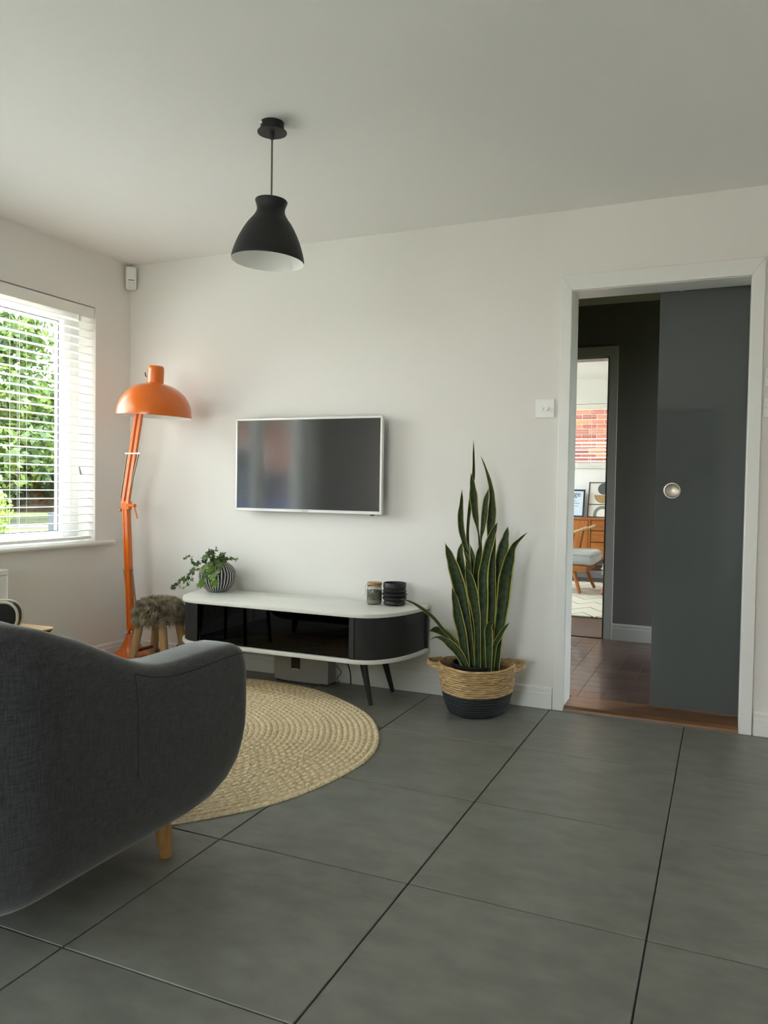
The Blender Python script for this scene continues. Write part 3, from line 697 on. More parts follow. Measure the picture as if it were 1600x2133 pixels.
PY, PS = 5.62, 0.28
px0, px1, pz1 = 1.912, 2.30, 1.175
pr = frame(pa, px0, px1, pz1, PY, PS, 0.009, M_FRB, M_PAPER)
ccx = 2.085
flat(pa, 'printed_circle', [(ccx + 0.068 * math.cos(a), 1.095 + 0.068 * math.sin(a)) for a in [2 * PI * k / 32 for k in range(32)]], PY, PS, M_INK1, pr)
flat(pa, 'printed_half_circle', [(ccx + 0.105 * math.cos(a), 1.022 + 0.100 * math.sin(a)) for a in [PI + PI * k / 24 for k in range(25)]], PY, PS, M_INK2, pr)
flat(pa, 'printed_band', [(px0 + 0.009, 0.904), (px1 - 0.009, 0.904), (px1 - 0.009, 0.916), (px0 + 0.009, 0.916)], PY, PS, M_INK1, pr)
ra, rb = 0.105, 0.068
arch = [(ccx + ra * math.cos(a), 0.79 + ra * math.sin(a)) for a in [PI * k / 20 for k in range(21)]] + [(ccx - ra, 0.768), (ccx - rb, 0.768)] + [(ccx - rb * math.cos(a), 0.79 + rb * math.sin(a)) for a in [PI * k / 20 for k in range(21)]] + [(ccx + rb, 0.768), (ccx + ra, 0.768)]
flat(pa, 'printed_arch', arch, PY, PS, M_INK3, pr)
pb = thing('framed_print', 'smaller black framed pale blue print with lettering on sideboard', 'picture', (1.72, 5.55, ZT))
QY, QS = 5.56, 0.25
pr2 = frame(pb, 1.52, 1.882, 1.085, QY, QS, 0.018, M_FRB, M_PAPERB)
tcv = bpy.data.curves.new('lettering', 'FONT'); tcv.body = 'ge'; tcv.size = 0.088; tcv.extrude = 0.0004
to = bpy.data.objects.new('lettering_curve', tcv); COL.objects.link(to)
dg = bpy.context.evaluated_depsgraph_get(); tm = bpy.data.meshes.new_from_object(to.evaluated_get(dg)); bpy.data.objects.remove(to)
vs = [Vector(leanpt(1.752 + v.co.x, 1.0 + v.co.y, QY, QS, 0.0092 + v.co.z)) for v in tm.vertices]
mk('lettering', vs, [list(p.vertices) for p in tm.polygons], M_INK1, pr2)
for k, (xa, xb, zz) in enumerate(((1.75, 1.785, 0.945), (1.70, 1.825, 0.915), (1.71, 1.81, 0.885))):
    flat(pb, 'text_line', [(xa, zz), (xb, zz), (xb, zz + 0.005), (xa, zz + 0.005)], QY, QS, M_INK1, pr2)

# lounge chair in the far room (facing right)
RF = HZ + 0.0205
ch = thing('lounge_chair', 'wooden lounge chair with thick pale grey seat cushion on zigzag rug', 'chair', (1.95, 4.32, RF))
cu = from_bm('seat_cushion', boxbm(1.62, 2.245, 4.02, 4.62, 0.325, 0.462, 0.064, 6), M_GREYFAB, ch); autosmooth(cu, 60)
tube('piping', spline([(1.66, 4.016, 0.43), (2.0, 4.012, 0.432), (2.2, 4.018, 0.43), (2.246, 4.07, 0.43), (2.249, 4.3, 0.43), (2.246, 4.57, 0.43), (2.2, 4.622, 0.43)], 5), 0.004, mat('piping_grey', srgb(150, 152, 154), 0.8), cu, 6)
bcu = boxbm(-0.07, 0.07, 4.02, 4.62, 0.0, 0.46, 0.05, 4)
bmesh.ops.rotate(bcu, verts=bcu.verts[:], cent=(0, 4.3, 0), matrix=Matrix.Rotation(math.radians(-17), 3, 'Y')); bmesh.ops.translate(bcu, verts=bcu.verts[:], vec=(1.62, 0, 0.44))
autosmooth(from_bm('back_cushion', bcu, M_GREYFAB, ch), 60)
bm = bmesh.new(); boxbm(1.60, 2.17, 4.03, 4.08, 0.265, 0.322, 0.006, 1, bm=bm); boxbm(1.60, 2.17, 4.56, 4.61, 0.265, 0.322, 0.006, 1, bm=bm); boxbm(2.12, 2.17, 4.08, 4.56, 0.265, 0.322, bm=bm); boxbm(1.60, 1.65, 4.08, 4.56, 0.265, 0.322, bm=bm)
from_bm('seat_frame', bm, M_TEAK, ch)
rod('leg', (2.105, 4.06, RF), (2.03, 4.09, 0.29), 0.016, M_TEAKV, ch, 12, 0.024); rod('leg', (2.165, 4.61, RF), (2.06, 4.56, 0.29), 0.016, M_TEAKV, ch, 12, 0.024)
rod('leg', (1.50, 4.04, RF), (1.62, 4.09, 0.29), 0.016, M_TEAKV, ch, 12, 0.024); rod('leg', (1.50, 4.62, RF), (1.62, 4.56, 0.29), 0.016, M_TEAKV, ch, 12, 0.024)
for yy in (4.05, 4.60):
    tube('armrest', spline([(1.50, yy, 0.60), (1.75, yy, 0.60), (2.0, yy, 0.645), (2.165, yy, 0.705)], 6), [0.013] * 13 + [0.016] * 6, M_RAW, ch, 10)
    rod('arm_post', (1.98, yy, 0.32), (2.04, yy, 0.655), 0.011, M_TEAKV, ch, 10)
    rod('back_post', (1.60, yy, 0.32), (1.47, yy, 0.80), 0.013, M_TEAKV, ch, 10)
# footstool with a sheepskin, mostly behind the casing
fs_ = thing('footstool', 'wooden footstool with splayed leg beside the far lounge chair', 'stool', (2.58, 4.25, RF))
for xa, ya in ((2.315, 4.06), (2.84, 4.06), (2.315, 4.48), (2.84, 4.48)):
    rod('leg', (xa, ya, RF), (2.58 + (xa - 2.58) * 0.72, 4.27 + (ya - 4.27) * 0.8, 0.31), 0.013, M_TEAKV, fs_, 12, 0.021)
box('seat_board', 2.36, 2.80, 4.06, 4.48, 0.31, 0.345, M_TEAK, fs_, 0.01, 2)

random.seed(7)
def fur(name, pts, ln, wd, m, par, droop=0.5, curl=0.5):
    """strands as tapering triangles strips: pts = [(position, normal)]"""
    vs, fs = [], []
    for p, n in pts:
        tdir = Vector((random.uniform(-1, 1), random.uniform(-1, 1), random.uniform(-1, 1))) * curl + n + Vector((0, 0, -droop))
        tdir.normalize(); s = tdir.cross(Vector((random.uniform(-1, 1), random.uniform(-1, 1), random.uniform(-1, 1)))).normalized() * wd
        L = ln * random.uniform(0.6, 1.3); mid = p + tdir * L * 0.55 + n * L * 0.12; end = p + tdir * L + Vector((0, 0, -droop * L * 0.4))
        k = len(vs); vs += [p - s, p + s, mid - s * 0.8, mid + s * 0.8, end]; fs += [(k, k + 1, k + 3, k + 2), (k + 2, k + 3, k + 4)]
    return mk(name, vs, fs, m, par)
M_WOOL = mat('sheep_wool', (0.72, 0.69, 0.62, 1), 0.95)
sk = thing('sheepskin', 'cream sheepskin draped over the footstool beside the far casing', 'throw', (2.58, 4.27, 0.346))
sv2, sf2 = [], []
nx, ny = 14, 10
for i in range(nx + 1):
    for j in range(ny + 1):
        u = i / nx; v = j / ny; x = 2.345 + 0.47 * u; y = 4.05 + 0.44 * v; z = 0.358
        e = 0.055
        if x < 2.375: z -= (2.375 - x) * 3.2; x = 2.352
        sv2.append((x, y, z))
for i in range(nx):
    for j in range(ny):
        a = i * (ny + 1) + j; sf2.append((a, a + 1, a + ny + 2, a + ny + 1))
sko = mk('hide', sv2, sf2, M_WOOL, sk, True)
fp = []
for q in range(1700):
    x = 2.345 + 0.47 * random.random(); y = 4.05 + 0.44 * random.random(); z = 0.358; n = Vector((0, 0, 1))
    if x < 2.375: z -= (2.375 - x) * 3.2; x = 2.35; n = Vector((-1, 0, -0.3))
    fp.append((Vector((x, y, z)), n))
for q in range(350):
    fp.append((Vector((2.35, 4.04 + 0.2 * random.random(), 0.26 + 0.1 * random.random())), Vector((-0.8, -0.3, -0.6)).normalized()))
tag(fur('wool', fp, 0.045, 0.004, M_WOOL, sk, 0.4, 0.7), kind='stuff')

# ================================================================== things in the living room
# ------------------------------------------------------------------ armchair seen from behind
ac = thing('sofa', 'charcoal grey fabric sofa with rounded arm seen from behind', 'sofa', (1.25, -2.2, 0.0))
XM = 1.25; AX = 1.948; AW = 0.10; YF = -1.70; SL = 0.82; CAPL = 0.065
ZTT = [(0, .48), (.010, .525), (.03, .562), (.07, .580), (.14, .584), (.30, .580), (.38, .580), (.45, .590), (.52, .614), (.60, .652), (.70, .700), (.80, .738), (.90, .775), (1.0, .800), (1.15, .818), (1.35, .825)]
ZBT = [(0, .48), (.006, .41), (.02, .305), (.042, .24), (.074, .18), (.116, .146), (.19, .120), (.28, .111), (9, .111)]
path = []            # (x, y, nx, ny, L)
Ls = [0.0, .004, .010, .018, .028, .042, .058, .074, .095, .116, .15, .19, .24, .30, .36, .42, .48, .54, .60, .66, .71, .76, SL]
for L in Ls: path.append((AX, YF - L, 1.0, 0.0, L))
cr_ = 0.11; cy_ = YF - SL
for k in range(1, 9):
    a = -k * (PI / 2) / 8; path.append((AX - cr_ + cr_ * math.cos(a), cy_ + cr_ * math.sin(a), math.cos(a), math.sin(a), SL + cr_ * PI / 2 * k / 8))
Lc = path[-1][4]; xc = AX - cr_
for k in range(1, 7): path.append((xc + (XM - xc) * k / 6, cy_ - cr_, 0.0, -1.0, Lc + (xc - XM) * k / 6))
path = path + [(2 * XM - x, y, -nx, ny, L) for (x, y, nx, ny, L) in path[-2::-1]]
NS = 40
def sect(pt, a):
    x, y, nx, ny, L = pt
    zt = interp(L, ZTT); zb = interp(L, ZBT); wv = AW * (math.sqrt(max(0.0, 1 - (1 - min(1, L / CAPL)) ** 2)) if L < CAPL else 1.0)
    zm = (zt + zb) / 2; h = (zt - zb) / 2; ca, sa = math.cos(a), math.sin(a); p = 0.38
    off = wv * math.copysign(abs(ca) ** p, ca); z = zm + h * math.copysign(abs(sa) ** (0.52), sa)
    t_ = max(0.0, (zm - z) / max(h, 1e-4))
    if off > 0: off = off - wv * 0.12 * t_ ** 2.5
    tt = max(0.0, (z - 0.45) / 0.35)
    off += 0.02 * tt * (1 if L > .6 else 0) * 0
    return Vector((x + nx * off, y + ny * off, z))
vs = []; fs = []
for pt in path:
    for k in range(NS): vs.append(sect(pt, 2 * PI * k / NS))
for i in range(len(path) - 1):
    for k in range(NS):
        l = (k + 1) % NS; fs.append((i * NS + k, i * NS + l, (i + 1) * NS + l, (i + 1) * NS + k))
fs.append([k for k in range(NS)]); fs.append([(len(path) - 1) * NS + k for k in range(NS)][::-1])
bm = bmesh.new(); bv = [bm.verts.new(v) for v in vs]
for f in fs: bm.faces.new([bv[i] for i in f])
bmesh.ops.recalc_face_normals(bm, faces=bm.faces[:])
shell = from_bm('shell', bm, M_FABRIC, ac, True)
M_SEAM = mat('dark_seam', srgb(34, 35, 39), 0.95)  # dark line of the sofa seams
av = 2 * PI * 5.2 / NS
tube('seam', [sect(p, av) for p in path[4:18]], 0.0012, M_SEAM, shell, 6)
pv = (AX, -2.243, 1, 0, .543)
tube('seam', [sect(pv, a) for a in [av - k * (av + 0.05) / 24 for k in range(25)]], 0.0008, M_SEAM, shell, 6)
autosmooth(from_bm('seat_base', boxbm(XM - 0.62, XM + 0.62, -2.58, -1.78, 0.13, 0.32, 0.05, 3), M_FABRIC, ac), 60)
for xa, xb in ((XM - 0.60, XM - 0.005), (XM + 0.005, XM + 0.60)): autosmooth(from_bm('seat_cushion', boxbm(xa, xb, -2.54, -1.73, 0.30, 0.44, 0.05, 4), M_FABRIC, ac), 60)
for (fx, fy, tx, ty) in ((1.962, -2.025, 1.955, -2.045), (2 * XM - 1.962, -2.025, 2 * XM - 1.955, -2.045), (1.70, -2.44, 1.695, -2.42), (2 * XM - 1.70, -2.44, 2 * XM - 1.695, -2.42)):
    a = Vector((fx, fy, 0)); b = Vector((tx, ty, 0.17))
    tube('leg', [a, a.lerp(b, 0.02), a.lerp(b, 0.35), a.lerp(b, 0.7), b], [0.0155, 0.017, 0.0225, 0.0245, 0.0235], M_OAK, ac, 20)

# ------------------------------------------------------------------ round jute rug (plaited coil)
RC, RR, NR = (1.175, -1.155), 0.972, 38
nseg = 1080; vs, fs = [], []
rows = []
for r in range(NR):
    r0 = RR * r / NR; r1 = RR * (r + 1) / NR
    for q in (0.04, 0.25, 0.5, 0.75, 0.96): rows.append((r, q, r0 + (r1 - r0) * q))
random.seed(3); rowph = [random.uniform(0, 6.28) for _ in range(NR)]; rowh = [random.uniform(0.8, 1.15) for _ in range(NR)]
for (r, q, rad) in rows:
    cnt = max(6, int(2 * PI * (RR * (r + 0.5) / NR) / 0.040))
    for k in range(nseg):
        a = 2 * PI * k / nseg; e = 1 - (2 * q - 1) ** 2
        tw = 0.5 + 0.5 * math.sin(cnt * a + rowph[r] + abs(q - 0.5) * 9.0)
        z = 0.002 + rowh[r] * (0.0050 * e + 0.0055 * (0.25 + e) * tw * (1 - (2 * q - 1) ** 8))
        wob = rad / RR * (0.006 * math.sin(3 * a + 1) + 0.005 * math.sin(5 * a) + 0.003 * math.sin(11 * a))
        rd = rad + wob * 1.0 + (0.0025 * (tw - 0.5) if r == NR - 1 and q > 0.9 else 0)
        vs.append((RC[0] + rd * math.cos(a), RC[1] + rd * math.sin(a), z))
nrw = len(rows)
for i in range(nrw - 1):
    for k in range(nseg):
        l = (k + 1) % nseg; fs.append((i * nseg + k, (i + 1) * nseg + k, (i + 1) * nseg + l, i * nseg + l))
vb = len(vs)
for k in range(nseg):
    v = vs[(nrw - 1) * nseg + k]; vs.append((v[0], v[1], 0.0005))
for k in range(nseg):
    l = (k + 1) % nseg; fs.append(((nrw - 1) * nseg + k, vb + k, vb + l, (nrw - 1) * nseg + l))
fs.append([k for k in range(nseg)]); fs.append([vb + k for k in range(nseg)][::-1])
def jute(name, c1, c2, scale=26):
    m = mat(name, c1, 0.95, col2=c2, vscale=scale, bump=0.5, bscale=240, spec=0.15, bdist=0.002); return m
M_JUTE = jute('plaited_jute', srgb(212, 190, 152), srgb(244, 228, 196), 90)
tag(mk('jute_rug', vs, fs, M_JUTE, None, True, loc=(RC[0], RC[1], 0)), 'round plaited beige jute rug on the slate tile floor', 'rug')

# ------------------------------------------------------------------ television stand
ts = thing('tv_stand', 'black television stand with white top and curved ends below the television', 'tv stand', (1.35, -0.25, 0))
TSX0, TSX1, TSY0, TSY1 = 0.630, 2.018, -0.465, -0.022
EX = 0.235
def dshape(ins, yb=TSY1, n=14):
    pts = [(TSX0 + ins, yb)]
    ex, ey = EX, (TSY1 - TSY0)
    for k in range(1, n + 1):
        a = (PI / 2) * k / n
        pts.append((TSX0 + EX - (ex - ins) * math.cos(a) ** 0.92, TSY1 - (ey - ins) * math.sin(a) ** 0.92))
    for k in range(0, n):
        a = (PI / 2) * (n - k) / n
        pts.append((TSX1 - EX + (ex - ins) * math.cos(a) ** 0.92, TSY1 - (ey - ins) * math.sin(a) ** 0.92))
    pts.append((TSX1 - ins, yb)); return pts
prism('top_board', dshape(0.0), 0.446, 0.465, M_WHITELAC, ts, 0.002, 2)
prism('bottom_board', dshape(0.0), 0.222, 0.241, M_WHITELAC, ts, 0.002, 2)
DS = dshape(0.014)
nh = len(DS) // 2
def curvedpanel(name, pts, th, m, par):
    n = len(pts); inn = []
    for i, p in enumerate(pts):
        a = pts[max(0, i - 1)]; b = pts[min(n - 1, i + 1)]; d = Vector((b[0] - a[0], b[1] - a[1])).normalized()
        inn.append((p[0] - d.y * th, p[1] + d.x * th))
    poly = pts + inn[::-1]
    return prism(name, poly, 0.241, 0.446, m, par)
lp = DS[:nh]; rp = DS[nh:]
lp = [p for p in lp if p[0] < 0.860] + [(0.868, TSY0 + 0.014)]
rp = [(1.795, TSY0 + 0.014)] + [p for p in rp if p[0] > 1.80]
curvedpanel('curved_door', lp, 0.014, M_BLACKWOOD, ts)
curvedpanel('curved_door', rp, 0.014, M_BLACKWOOD, ts)
box('side_post', 1.765, 1.792, TSY0 + 0.012, TSY0 + 0.05, 0.241, 0.446, mat('charcoal_post', (0.03, 0.031, 0.034, 1), 0.4), ts)
box('back_panel', TSX0 + 0.02, TSX1 - 0.004, TSY1 - 0.012, TSY1 - 0.001, 0.241, 0.446, M_BLACKWOOD, ts)
box('divider', 0.89, 0.905, TSY0 + 0.03, TSY1 - 0.012, 0.241, 0.446, M_BLACKWOOD, ts)
box('divider', 1.75, 1.764, TSY0 + 0.03, TSY1 - 0.012, 0.241, 0.446, M_BLACKWOOD, ts)
box('inner_shelf', 0.905, 1.75, TSY0 + 0.03, TSY1 - 0.012, 0.241, 0.247, M_BLACKWOOD, ts)
box('glass_door', 0.887, 1.763, TSY0 + 0.016, TSY0 + 0.021, 0.245, 0.443, M_SMOKE, ts)
for (fx, fy, tx, ty) in ((1.838, -0.345, 1.785, -0.335), (1.838, -0.068, 1.785, -0.10), (0.80, -0.345, 0.86, -0.335), (0.80, -0.068, 0.86, -0.10)):
    rod('leg', (fx, fy, 0.0155 if (fx - RC[0]) ** 2 + (fy - RC[1]) ** 2 < RR ** 2 else 0), (tx, ty, 0.222), 0.0105, M_BLACKWOOD, ts, 14, 0.0195)

# black box sitting inside the stand
mb = thing('media_box', 'low dark media box behind the smoked glass of the stand', 'electronics', (1.32, -0.24, 0.2475))
box('casing', 1.16, 1.50, -0.34, -0.12, 0.2475, 0.292, mat('satin_black_plastic', (0.01, 0.01, 0.011, 1), 0.35), mb, 0.004, 2)
box('display_strip', 1.30, 1.42, -0.3405, -0.3395, 0.262, 0.274, mat('dim_display', (0.02, 0.05, 0.05, 1), 0.1), mb)

# ------------------------------------------------------------------ subwoofer under the stand
sw_ = thing('subwoofer', 'light grey box subwoofer with dark slot under the stand', 'speaker', (1.31, -0.10, 0))
M_SUB = mat('silver_grey_plastic', srgb(150, 150, 148), 0.5)
def bowed(x0, x1, yb, yf, bow, n=10): return [(x0, yb)] + [(x0 + (x1 - x0) * k / n, yf - bow * (1 - (2 * k / n - 1) ** 2)) for k in range(n + 1)] + [(x1, yb)]
xa, xb, sz0, sz1 = 1.325, 1.402, 0.062, 0.178
front = -0.125; bow = 0.014
def fy(x): return front - bow * (1 - (2 * (x - 1.145) / (1.482 - 1.145) - 1) ** 2)
prism('cabinet', bowed(1.145, 1.482, -0.035, front, bow), 0.006, 0.172, M_SUB, sw_, 0.003, 1)
prism('port_slot', [(1.262, fy(1.262) + 0.002), (1.262, fy(1.262) - 0.0015), (1.318, fy(1.318) - 0.0015), (1.318, fy(1.318) + 0.002)], 0.078, 0.1725, mat('port_black', (0.006, 0.006, 0.006, 1), 0.6), sw_)
prism('badge', [(1.270, fy(1.27) - 0.0015), (1.270, fy(1.27) - 0.0035), (1.310, fy(1.31) - 0.0035), (1.310, fy(1.31) - 0.0015)], 0.070, 0.080, M_STEEL, sw_)
for x in (1.17, 1.44):
    for y in (-0.05, -0.115): lathe('rubber_foot', [(0.0, 0), (0.01, 0), (0.01, 0.007), (0, 0.007)], (x, y, 0), M_BLACK, sw_, 12)
M_CABLE = mat('black_cable', (0.008, 0.008, 0.008, 1), 0.45)
c1_ = spline([(1.49, -0.06, 0.19), (1.515, -0.04, 0.15), (1.50, -0.035, 0.12), (1.53, -0.03, 0.14), (1.56, -0.035, 0.10), (1.578, -0.045, 0.05), (1.585, -0.055, 0.004)], 6)
tag(tube('power_cable', c1_, 0.0035, M_CABLE, None, 8), 'black cable hanging beside the grey subwoofer', 'cable')
tag(tube('power_cable', spline([(1.49, -0.045, 0.10), (1.52, -0.04, 0.06), (1.50, -0.05, 0.03), (1.535, -0.07, 0.008), (1.56, -0.06, 0.004)], 6), 0.003, mat('grey_cable', (0.2, 0.2, 0.2, 1), 0.5), None, 8), 'thin grey cable looping to the floor by the subwoofer', 'cable')

# ------------------------------------------------------------------ television
tv = thing('television', 'wall mounted flat television with thin silver white frame and dark screen', 'television', (1.30, -0.04, 0.93))
TX0, TX1, TZ0, TZ1, TYF = 0.846, 1.762, 0.930, 1.451, -0.082
M_BEZ = mat('silver_white_bezel', (0.76, 0.76, 0.76, 1), 0.3, metal=0.25)
box('rear_shell', TX0 + 0.03, TX1 - 0.03, -0.062, -0.030, TZ0 + 0.03, TZ1 - 0.03, M_BLACK, tv, 0.008, 2)
box('wall_bracket', 1.15, 1.45, -0.032, -0.001, 1.08, 1.30, M_BLACK, tv)
bz = 0.0125
for pts in ([(TX0, TZ0), (TX1, TZ0), (TX1 - bz, TZ0 + bz + .004), (TX0 + bz, TZ0 + bz + .004)], [(TX0, TZ1), (TX0 + bz, TZ1 - bz), (TX1 - bz, TZ1 - bz), (TX1, TZ1)],
            [(TX0, TZ0), (TX0 + bz, TZ0 + bz + .004), (TX0 + bz, TZ1 - bz), (TX0, TZ1)], [(TX1, TZ0), (TX1, TZ1), (TX1 - bz, TZ1 - bz), (TX1 - bz, TZ0 + bz + .004)]):
    quad_prism('bezel', pts, TYF, -0.058, M_BEZ, tv)
M_SCREEN = mat('glossy_screen', (0.008, 0.009, 0.010, 1), 0.10, spec=0.9, coat=0.35)
box('screen', TX0 + bz, TX1 - bz, TYF + 0.003, -0.058, TZ0 + bz + .004, TZ1 - bz, M_SCREEN, tv)
tcv = bpy.data.curves.new('brand', 'FONT'); tcv.body = 'SAMSUNG'; tcv.size = 0.0085; tcv.extrude = 0.0002; tcv.align_x = 'CENTER'
to = bpy.data.objects.new('brand_curve', tcv); COL.objects.link(to)
dg = bpy.context.evaluated_depsgraph_get(); tm = bpy.data.meshes.new_from_object(to.evaluated_get(dg)); bpy.data.objects.remove(to)
mk('brand_lettering', [(1.304 + v.co.x, TYF - 0.0004 - v.co.z, TZ0 + 0.0055 + v.co.y) for v in tm.vertices], [list(p.vertices) for p in tm.polygons], mat('letter_grey', (0.18, 0.18, 0.18, 1), 0.4), tv)
box('sensor_pod', 1.695, 1.712, TYF + 0.004, TYF + 0.02, TZ0 - 0.007, TZ0, M_BLACK, tv, 0.002, 1)

# ------------------------------------------------------------------ pendant lamp
PX, PYY = 1.838, -1.303
pl = thing('pendant_lamp', 'black bell shaped pendant lamp hanging from the ceiling', 'lamp', (PX, PYY, 1.91))
lathe('ceiling_rose', [(0, 2.4178), (0.0435, 2.4178), (0.0435, 2.386), (0.0545, 2.3845), (0.0545, 2.3815), (0.0, 2.3815)], (PX, PYY, 0), M_BLACK, pl, 48)
lathe('cord_grip', [(0, 2.382), (0.0085, 2.382), (0.0085, 2.360), (0.0065, 2.357), (0, 2.357)], (PX, PYY, 0), M_BLACK, pl, 20)
rod('cord', (PX, PYY, 2.358), (PX, PYY, 2.125), 0.0034, mat('grey_braided_cord', srgb(96, 94, 90), 0.8, bump=0.6, bscale=500), pl, 10)
outer = [(0.135, 0), (0.1345, 0.012), (0.128, 0.038), (0.117, 0.070), (0.1025, 0.102), (0.0836, 0.135), (0.066, 0.158), (0.055, 0.176), (0.052, 0.188), (0.0525, 0.198), (0.056, 0.210), (0.0595, 0.220), (0.0590, 0.2245), (0.056, 0.226)]
outer = [(p.x, p.y) for p in spline([Vector((r, z, 0)) for r, z in outer], 4)]
SHZ = 1.908
piv = Vector((PX, PYY, SHZ + 0.22)); ctilt = Matrix.Rotation(math.radians(3.0), 3, Vector((-0.4, 0.92, 0)).normalized())
tf = lambda p, a: piv + ctilt @ (p - piv)
sh = lathe('shade', outer + [(0.03, 0.221), (0.006, 0.221), (0.006, 0.214)], (PX, PYY, SHZ), M_BLACK, pl, 64, 50, fn=tf)
inner = [(r - 0.0016, z) for r, z in outer if z < 0.205]
lathe('shade_lining', [(0.135, 0.0)] + inner + [(0.0, 0.205)], (PX, PYY, SHZ), M_WHITEIN, sh, 64, 50, fn=tf)
lathe('bulb', [(0.0, 0.075), (0.02, 0.08), (0.03, 0.10), (0.026, 0.125), (0.014, 0.15), (0.013, 0.18), (0.0, 0.18)], (PX, PYY, SHZ), M_WHITEIN, pl, 24, 60, fn=tf)
box('sticker', PX - 0.03, PX - 0.02, PYY - 0.0395, PYY - 0.0345, 2.405, 2.413, M_UPVC, pl)

# ------------------------------------------------------------------ orange floor lamp
LB = Vector((0.205, -0.205, 0))
lm = thing('floor_lamp', 'tall orange angle poise floor lamp with dome shade in the corner', 'lamp', LB)
lathe('base', [(0, 0), (0.150, 0), (0.154, 0.006), (0.152, 0.036), (0.138, 0.052), (0.108, 0.066), (0.078, 0.086), (0.056, 0.110), (0.042, 0.138), (0.035, 0.160), (0.034, 0.182), (0.0, 0.184)], LB, M_ORANGE, lm, 56, 50)
M_SPR = mat('spring_steel', (0.30, 0.28, 0.25, 1), 0.4, metal=1.0)
J0 = Vector((0.205, -0.205, 0.185)); J1 = Vector((0.170, -0.215, 0.925)); J1b = Vector((0.165, -0.22, 0.965)); J2 = Vector((0.352, -0.30, 1.50))
# fork at the foot of the lower arm
for s in (-1, 1): bar('fork_plate', (0.205 + s * 0.018, -0.205, 0.175), (0.203 + s * 0.014, -0.206, 0.315), 0.022, 0.005, M_ORANGE, lm, (0, 1, 0))
disc_y('pivot_bolt', [(0.0, -0.03), (0.012, -0.03), (0.012, 0.03), (0.0, 0.03)], (0.205, -0.205, 0.215), M_ORANGE, lm, 16)
bar('cross_pin', (0.165, -0.207, 0.312), (0.248, -0.207, 0.312), 0.010, 0.008, M_ORANGE, lm)
lo_a = Vector((0.203, -0.206, 0.21))
bar('lower_arm', lo_a, J1 + Vector((0.0, 0, 0.03)), 0.030, 0.036, M_ORANGE, lm, (0, 1, 0))
for dx in (-0.013, 0.013):
    o_ = bar('arm_edge', lo_a + Vector((dx, -0.016, 0)), J1 + Vector((dx, -0.016, 0.03)), 0.004, 0.009, M_ORANGE, lm, (0, 1, 0))
# springs beside the lower arm
for dx0, dx1 in ((-0.033, -0.018), (0.030, 0.042)):
    rod('spring', (0.183 + dx0, -0.21, 0.56), (0.203 + dx1, -0.207, 0.31), 0.0045, M_SPR, lm, 10)
bar('cross_pin', (0.142, -0.212, 0.562), (0.222, -0.212, 0.562), 0.008, 0.007, M_STEEL, lm)
# elbow
box('elbow_block', 0.140, 0.202, -0.232, -0.200, 0.918, 0.972, M_ORANGE, lm, 0.006, 2)
rod('elbow_bolt', (0.135, -0.222, 0.978), (0.150, -0.226, 0.978), 0.010, M_STEEL, lm, 12)
rod('elbow_bolt', (0.128, -0.222, 0.918), (0.145, -0.226, 0.918), 0.010, M_STEEL, lm, 12)
rod('tension_knob', (0.195, -0.225, 0.945), (0.262, -0.245, 0.945), 0.010, M_ORANGE, lm, 12)
rod('tension_lever', (0.255, -0.245, 0.945), (0.285, -0.252, 0.872), 0.005, M_ORANGE, lm, 8)
# upper arm: two parallel square tubes
d_ = (J2 - J1b).normalized()
for dx, ext in ((-0.018, 0.0), (0.016, 0.0)):
    bar('upper_arm', J1b + Vector((dx, 0, -0.03)), J2 + Vector((dx, 0, 0.06)), 0.018, 0.018, M_ORANGE, lm, (0, 1, 0))
um = J1b.lerp(J2, 0.53)
for s in (-1, 1):
    a_ = J1b + Vector((-0.03 if s < 0 else 0.025, -0.005, 0.01)); b_ = um + Vector((s * 0.043, -0.005, 0))
    rod('spring', a_, b_, 0.0045, M_SPR, lm, 10)
bar('cross_pin', um + Vector((-0.055, -0.005, 0)), um + Vector((0.055, -0.005, 0)), 0.008, 0.007, M_STEEL, lm)
# dome shade
HC = onY(321, 868, -0.30); HT = Matrix.Rotation(math.radians(2.6), 3, 'Y')
tf2 = lambda p, a: HC + HT @ (p - HC)
dome = [(0.207, 0), (0.2065, 0.018), (0.201, 0.052), (0.189, 0.085), (0.170, 0.117), (0.142, 0.145), (0.109, 0.167), (0.074, 0.180), (0.048, 0.186), (0.045, 0.189), (0.0445, 0.265), (0.043, 0.277), (0.037, 0.284), (0.0, 0.286)]
dsm = [(p.x, p.y) for p in spline([Vector((r, z, 0)) for r, z in dome[:9]], 3)] + dome[9:]
sh2 = lathe('shade', dsm, HC, M_ORANGE, lm, 72, 40, fn=tf2)
lathe('shade_lining', [(0.207, -0.0005)] + [(r - 0.002, z) for r, z in dsm if z < 0.184 and r > 0.046] + [(0.0, 0.182)], HC, M_WHITEIN, sh2, 72, 40, fn=tf2)
lathe('bulb', [(0.0, 0.05), (0.025, 0.055), (0.038, 0.085), (0.03, 0.115), (0.018, 0.14), (0.018, 0.185), (0, 0.185)], HC, M_WHITEIN, lm, 24, 60, fn=tf2)
tube('switch_lever', [HC + Vector((-0.044, -0.012, 0.225)), HC + Vector((-0.053, -0.014, 0.235)), HC + Vector((-0.052, -0.014, 0.25))], 0.003, M_BLACK, lm, 8)
tag(tube('power_cable', spline([(0.232, -0.215, 0.225), (0.285, -0.235, 0.30), (0.33, -0.22, 0.345), (0.36, -0.16, 0.24), (0.37, -0.06, 0.06), (0.40, -0.02, 0.105)], 6), 0.0032, M_CABLE, None, 8), 'thin black cable looping from the orange lamp behind the stool', 'cable')

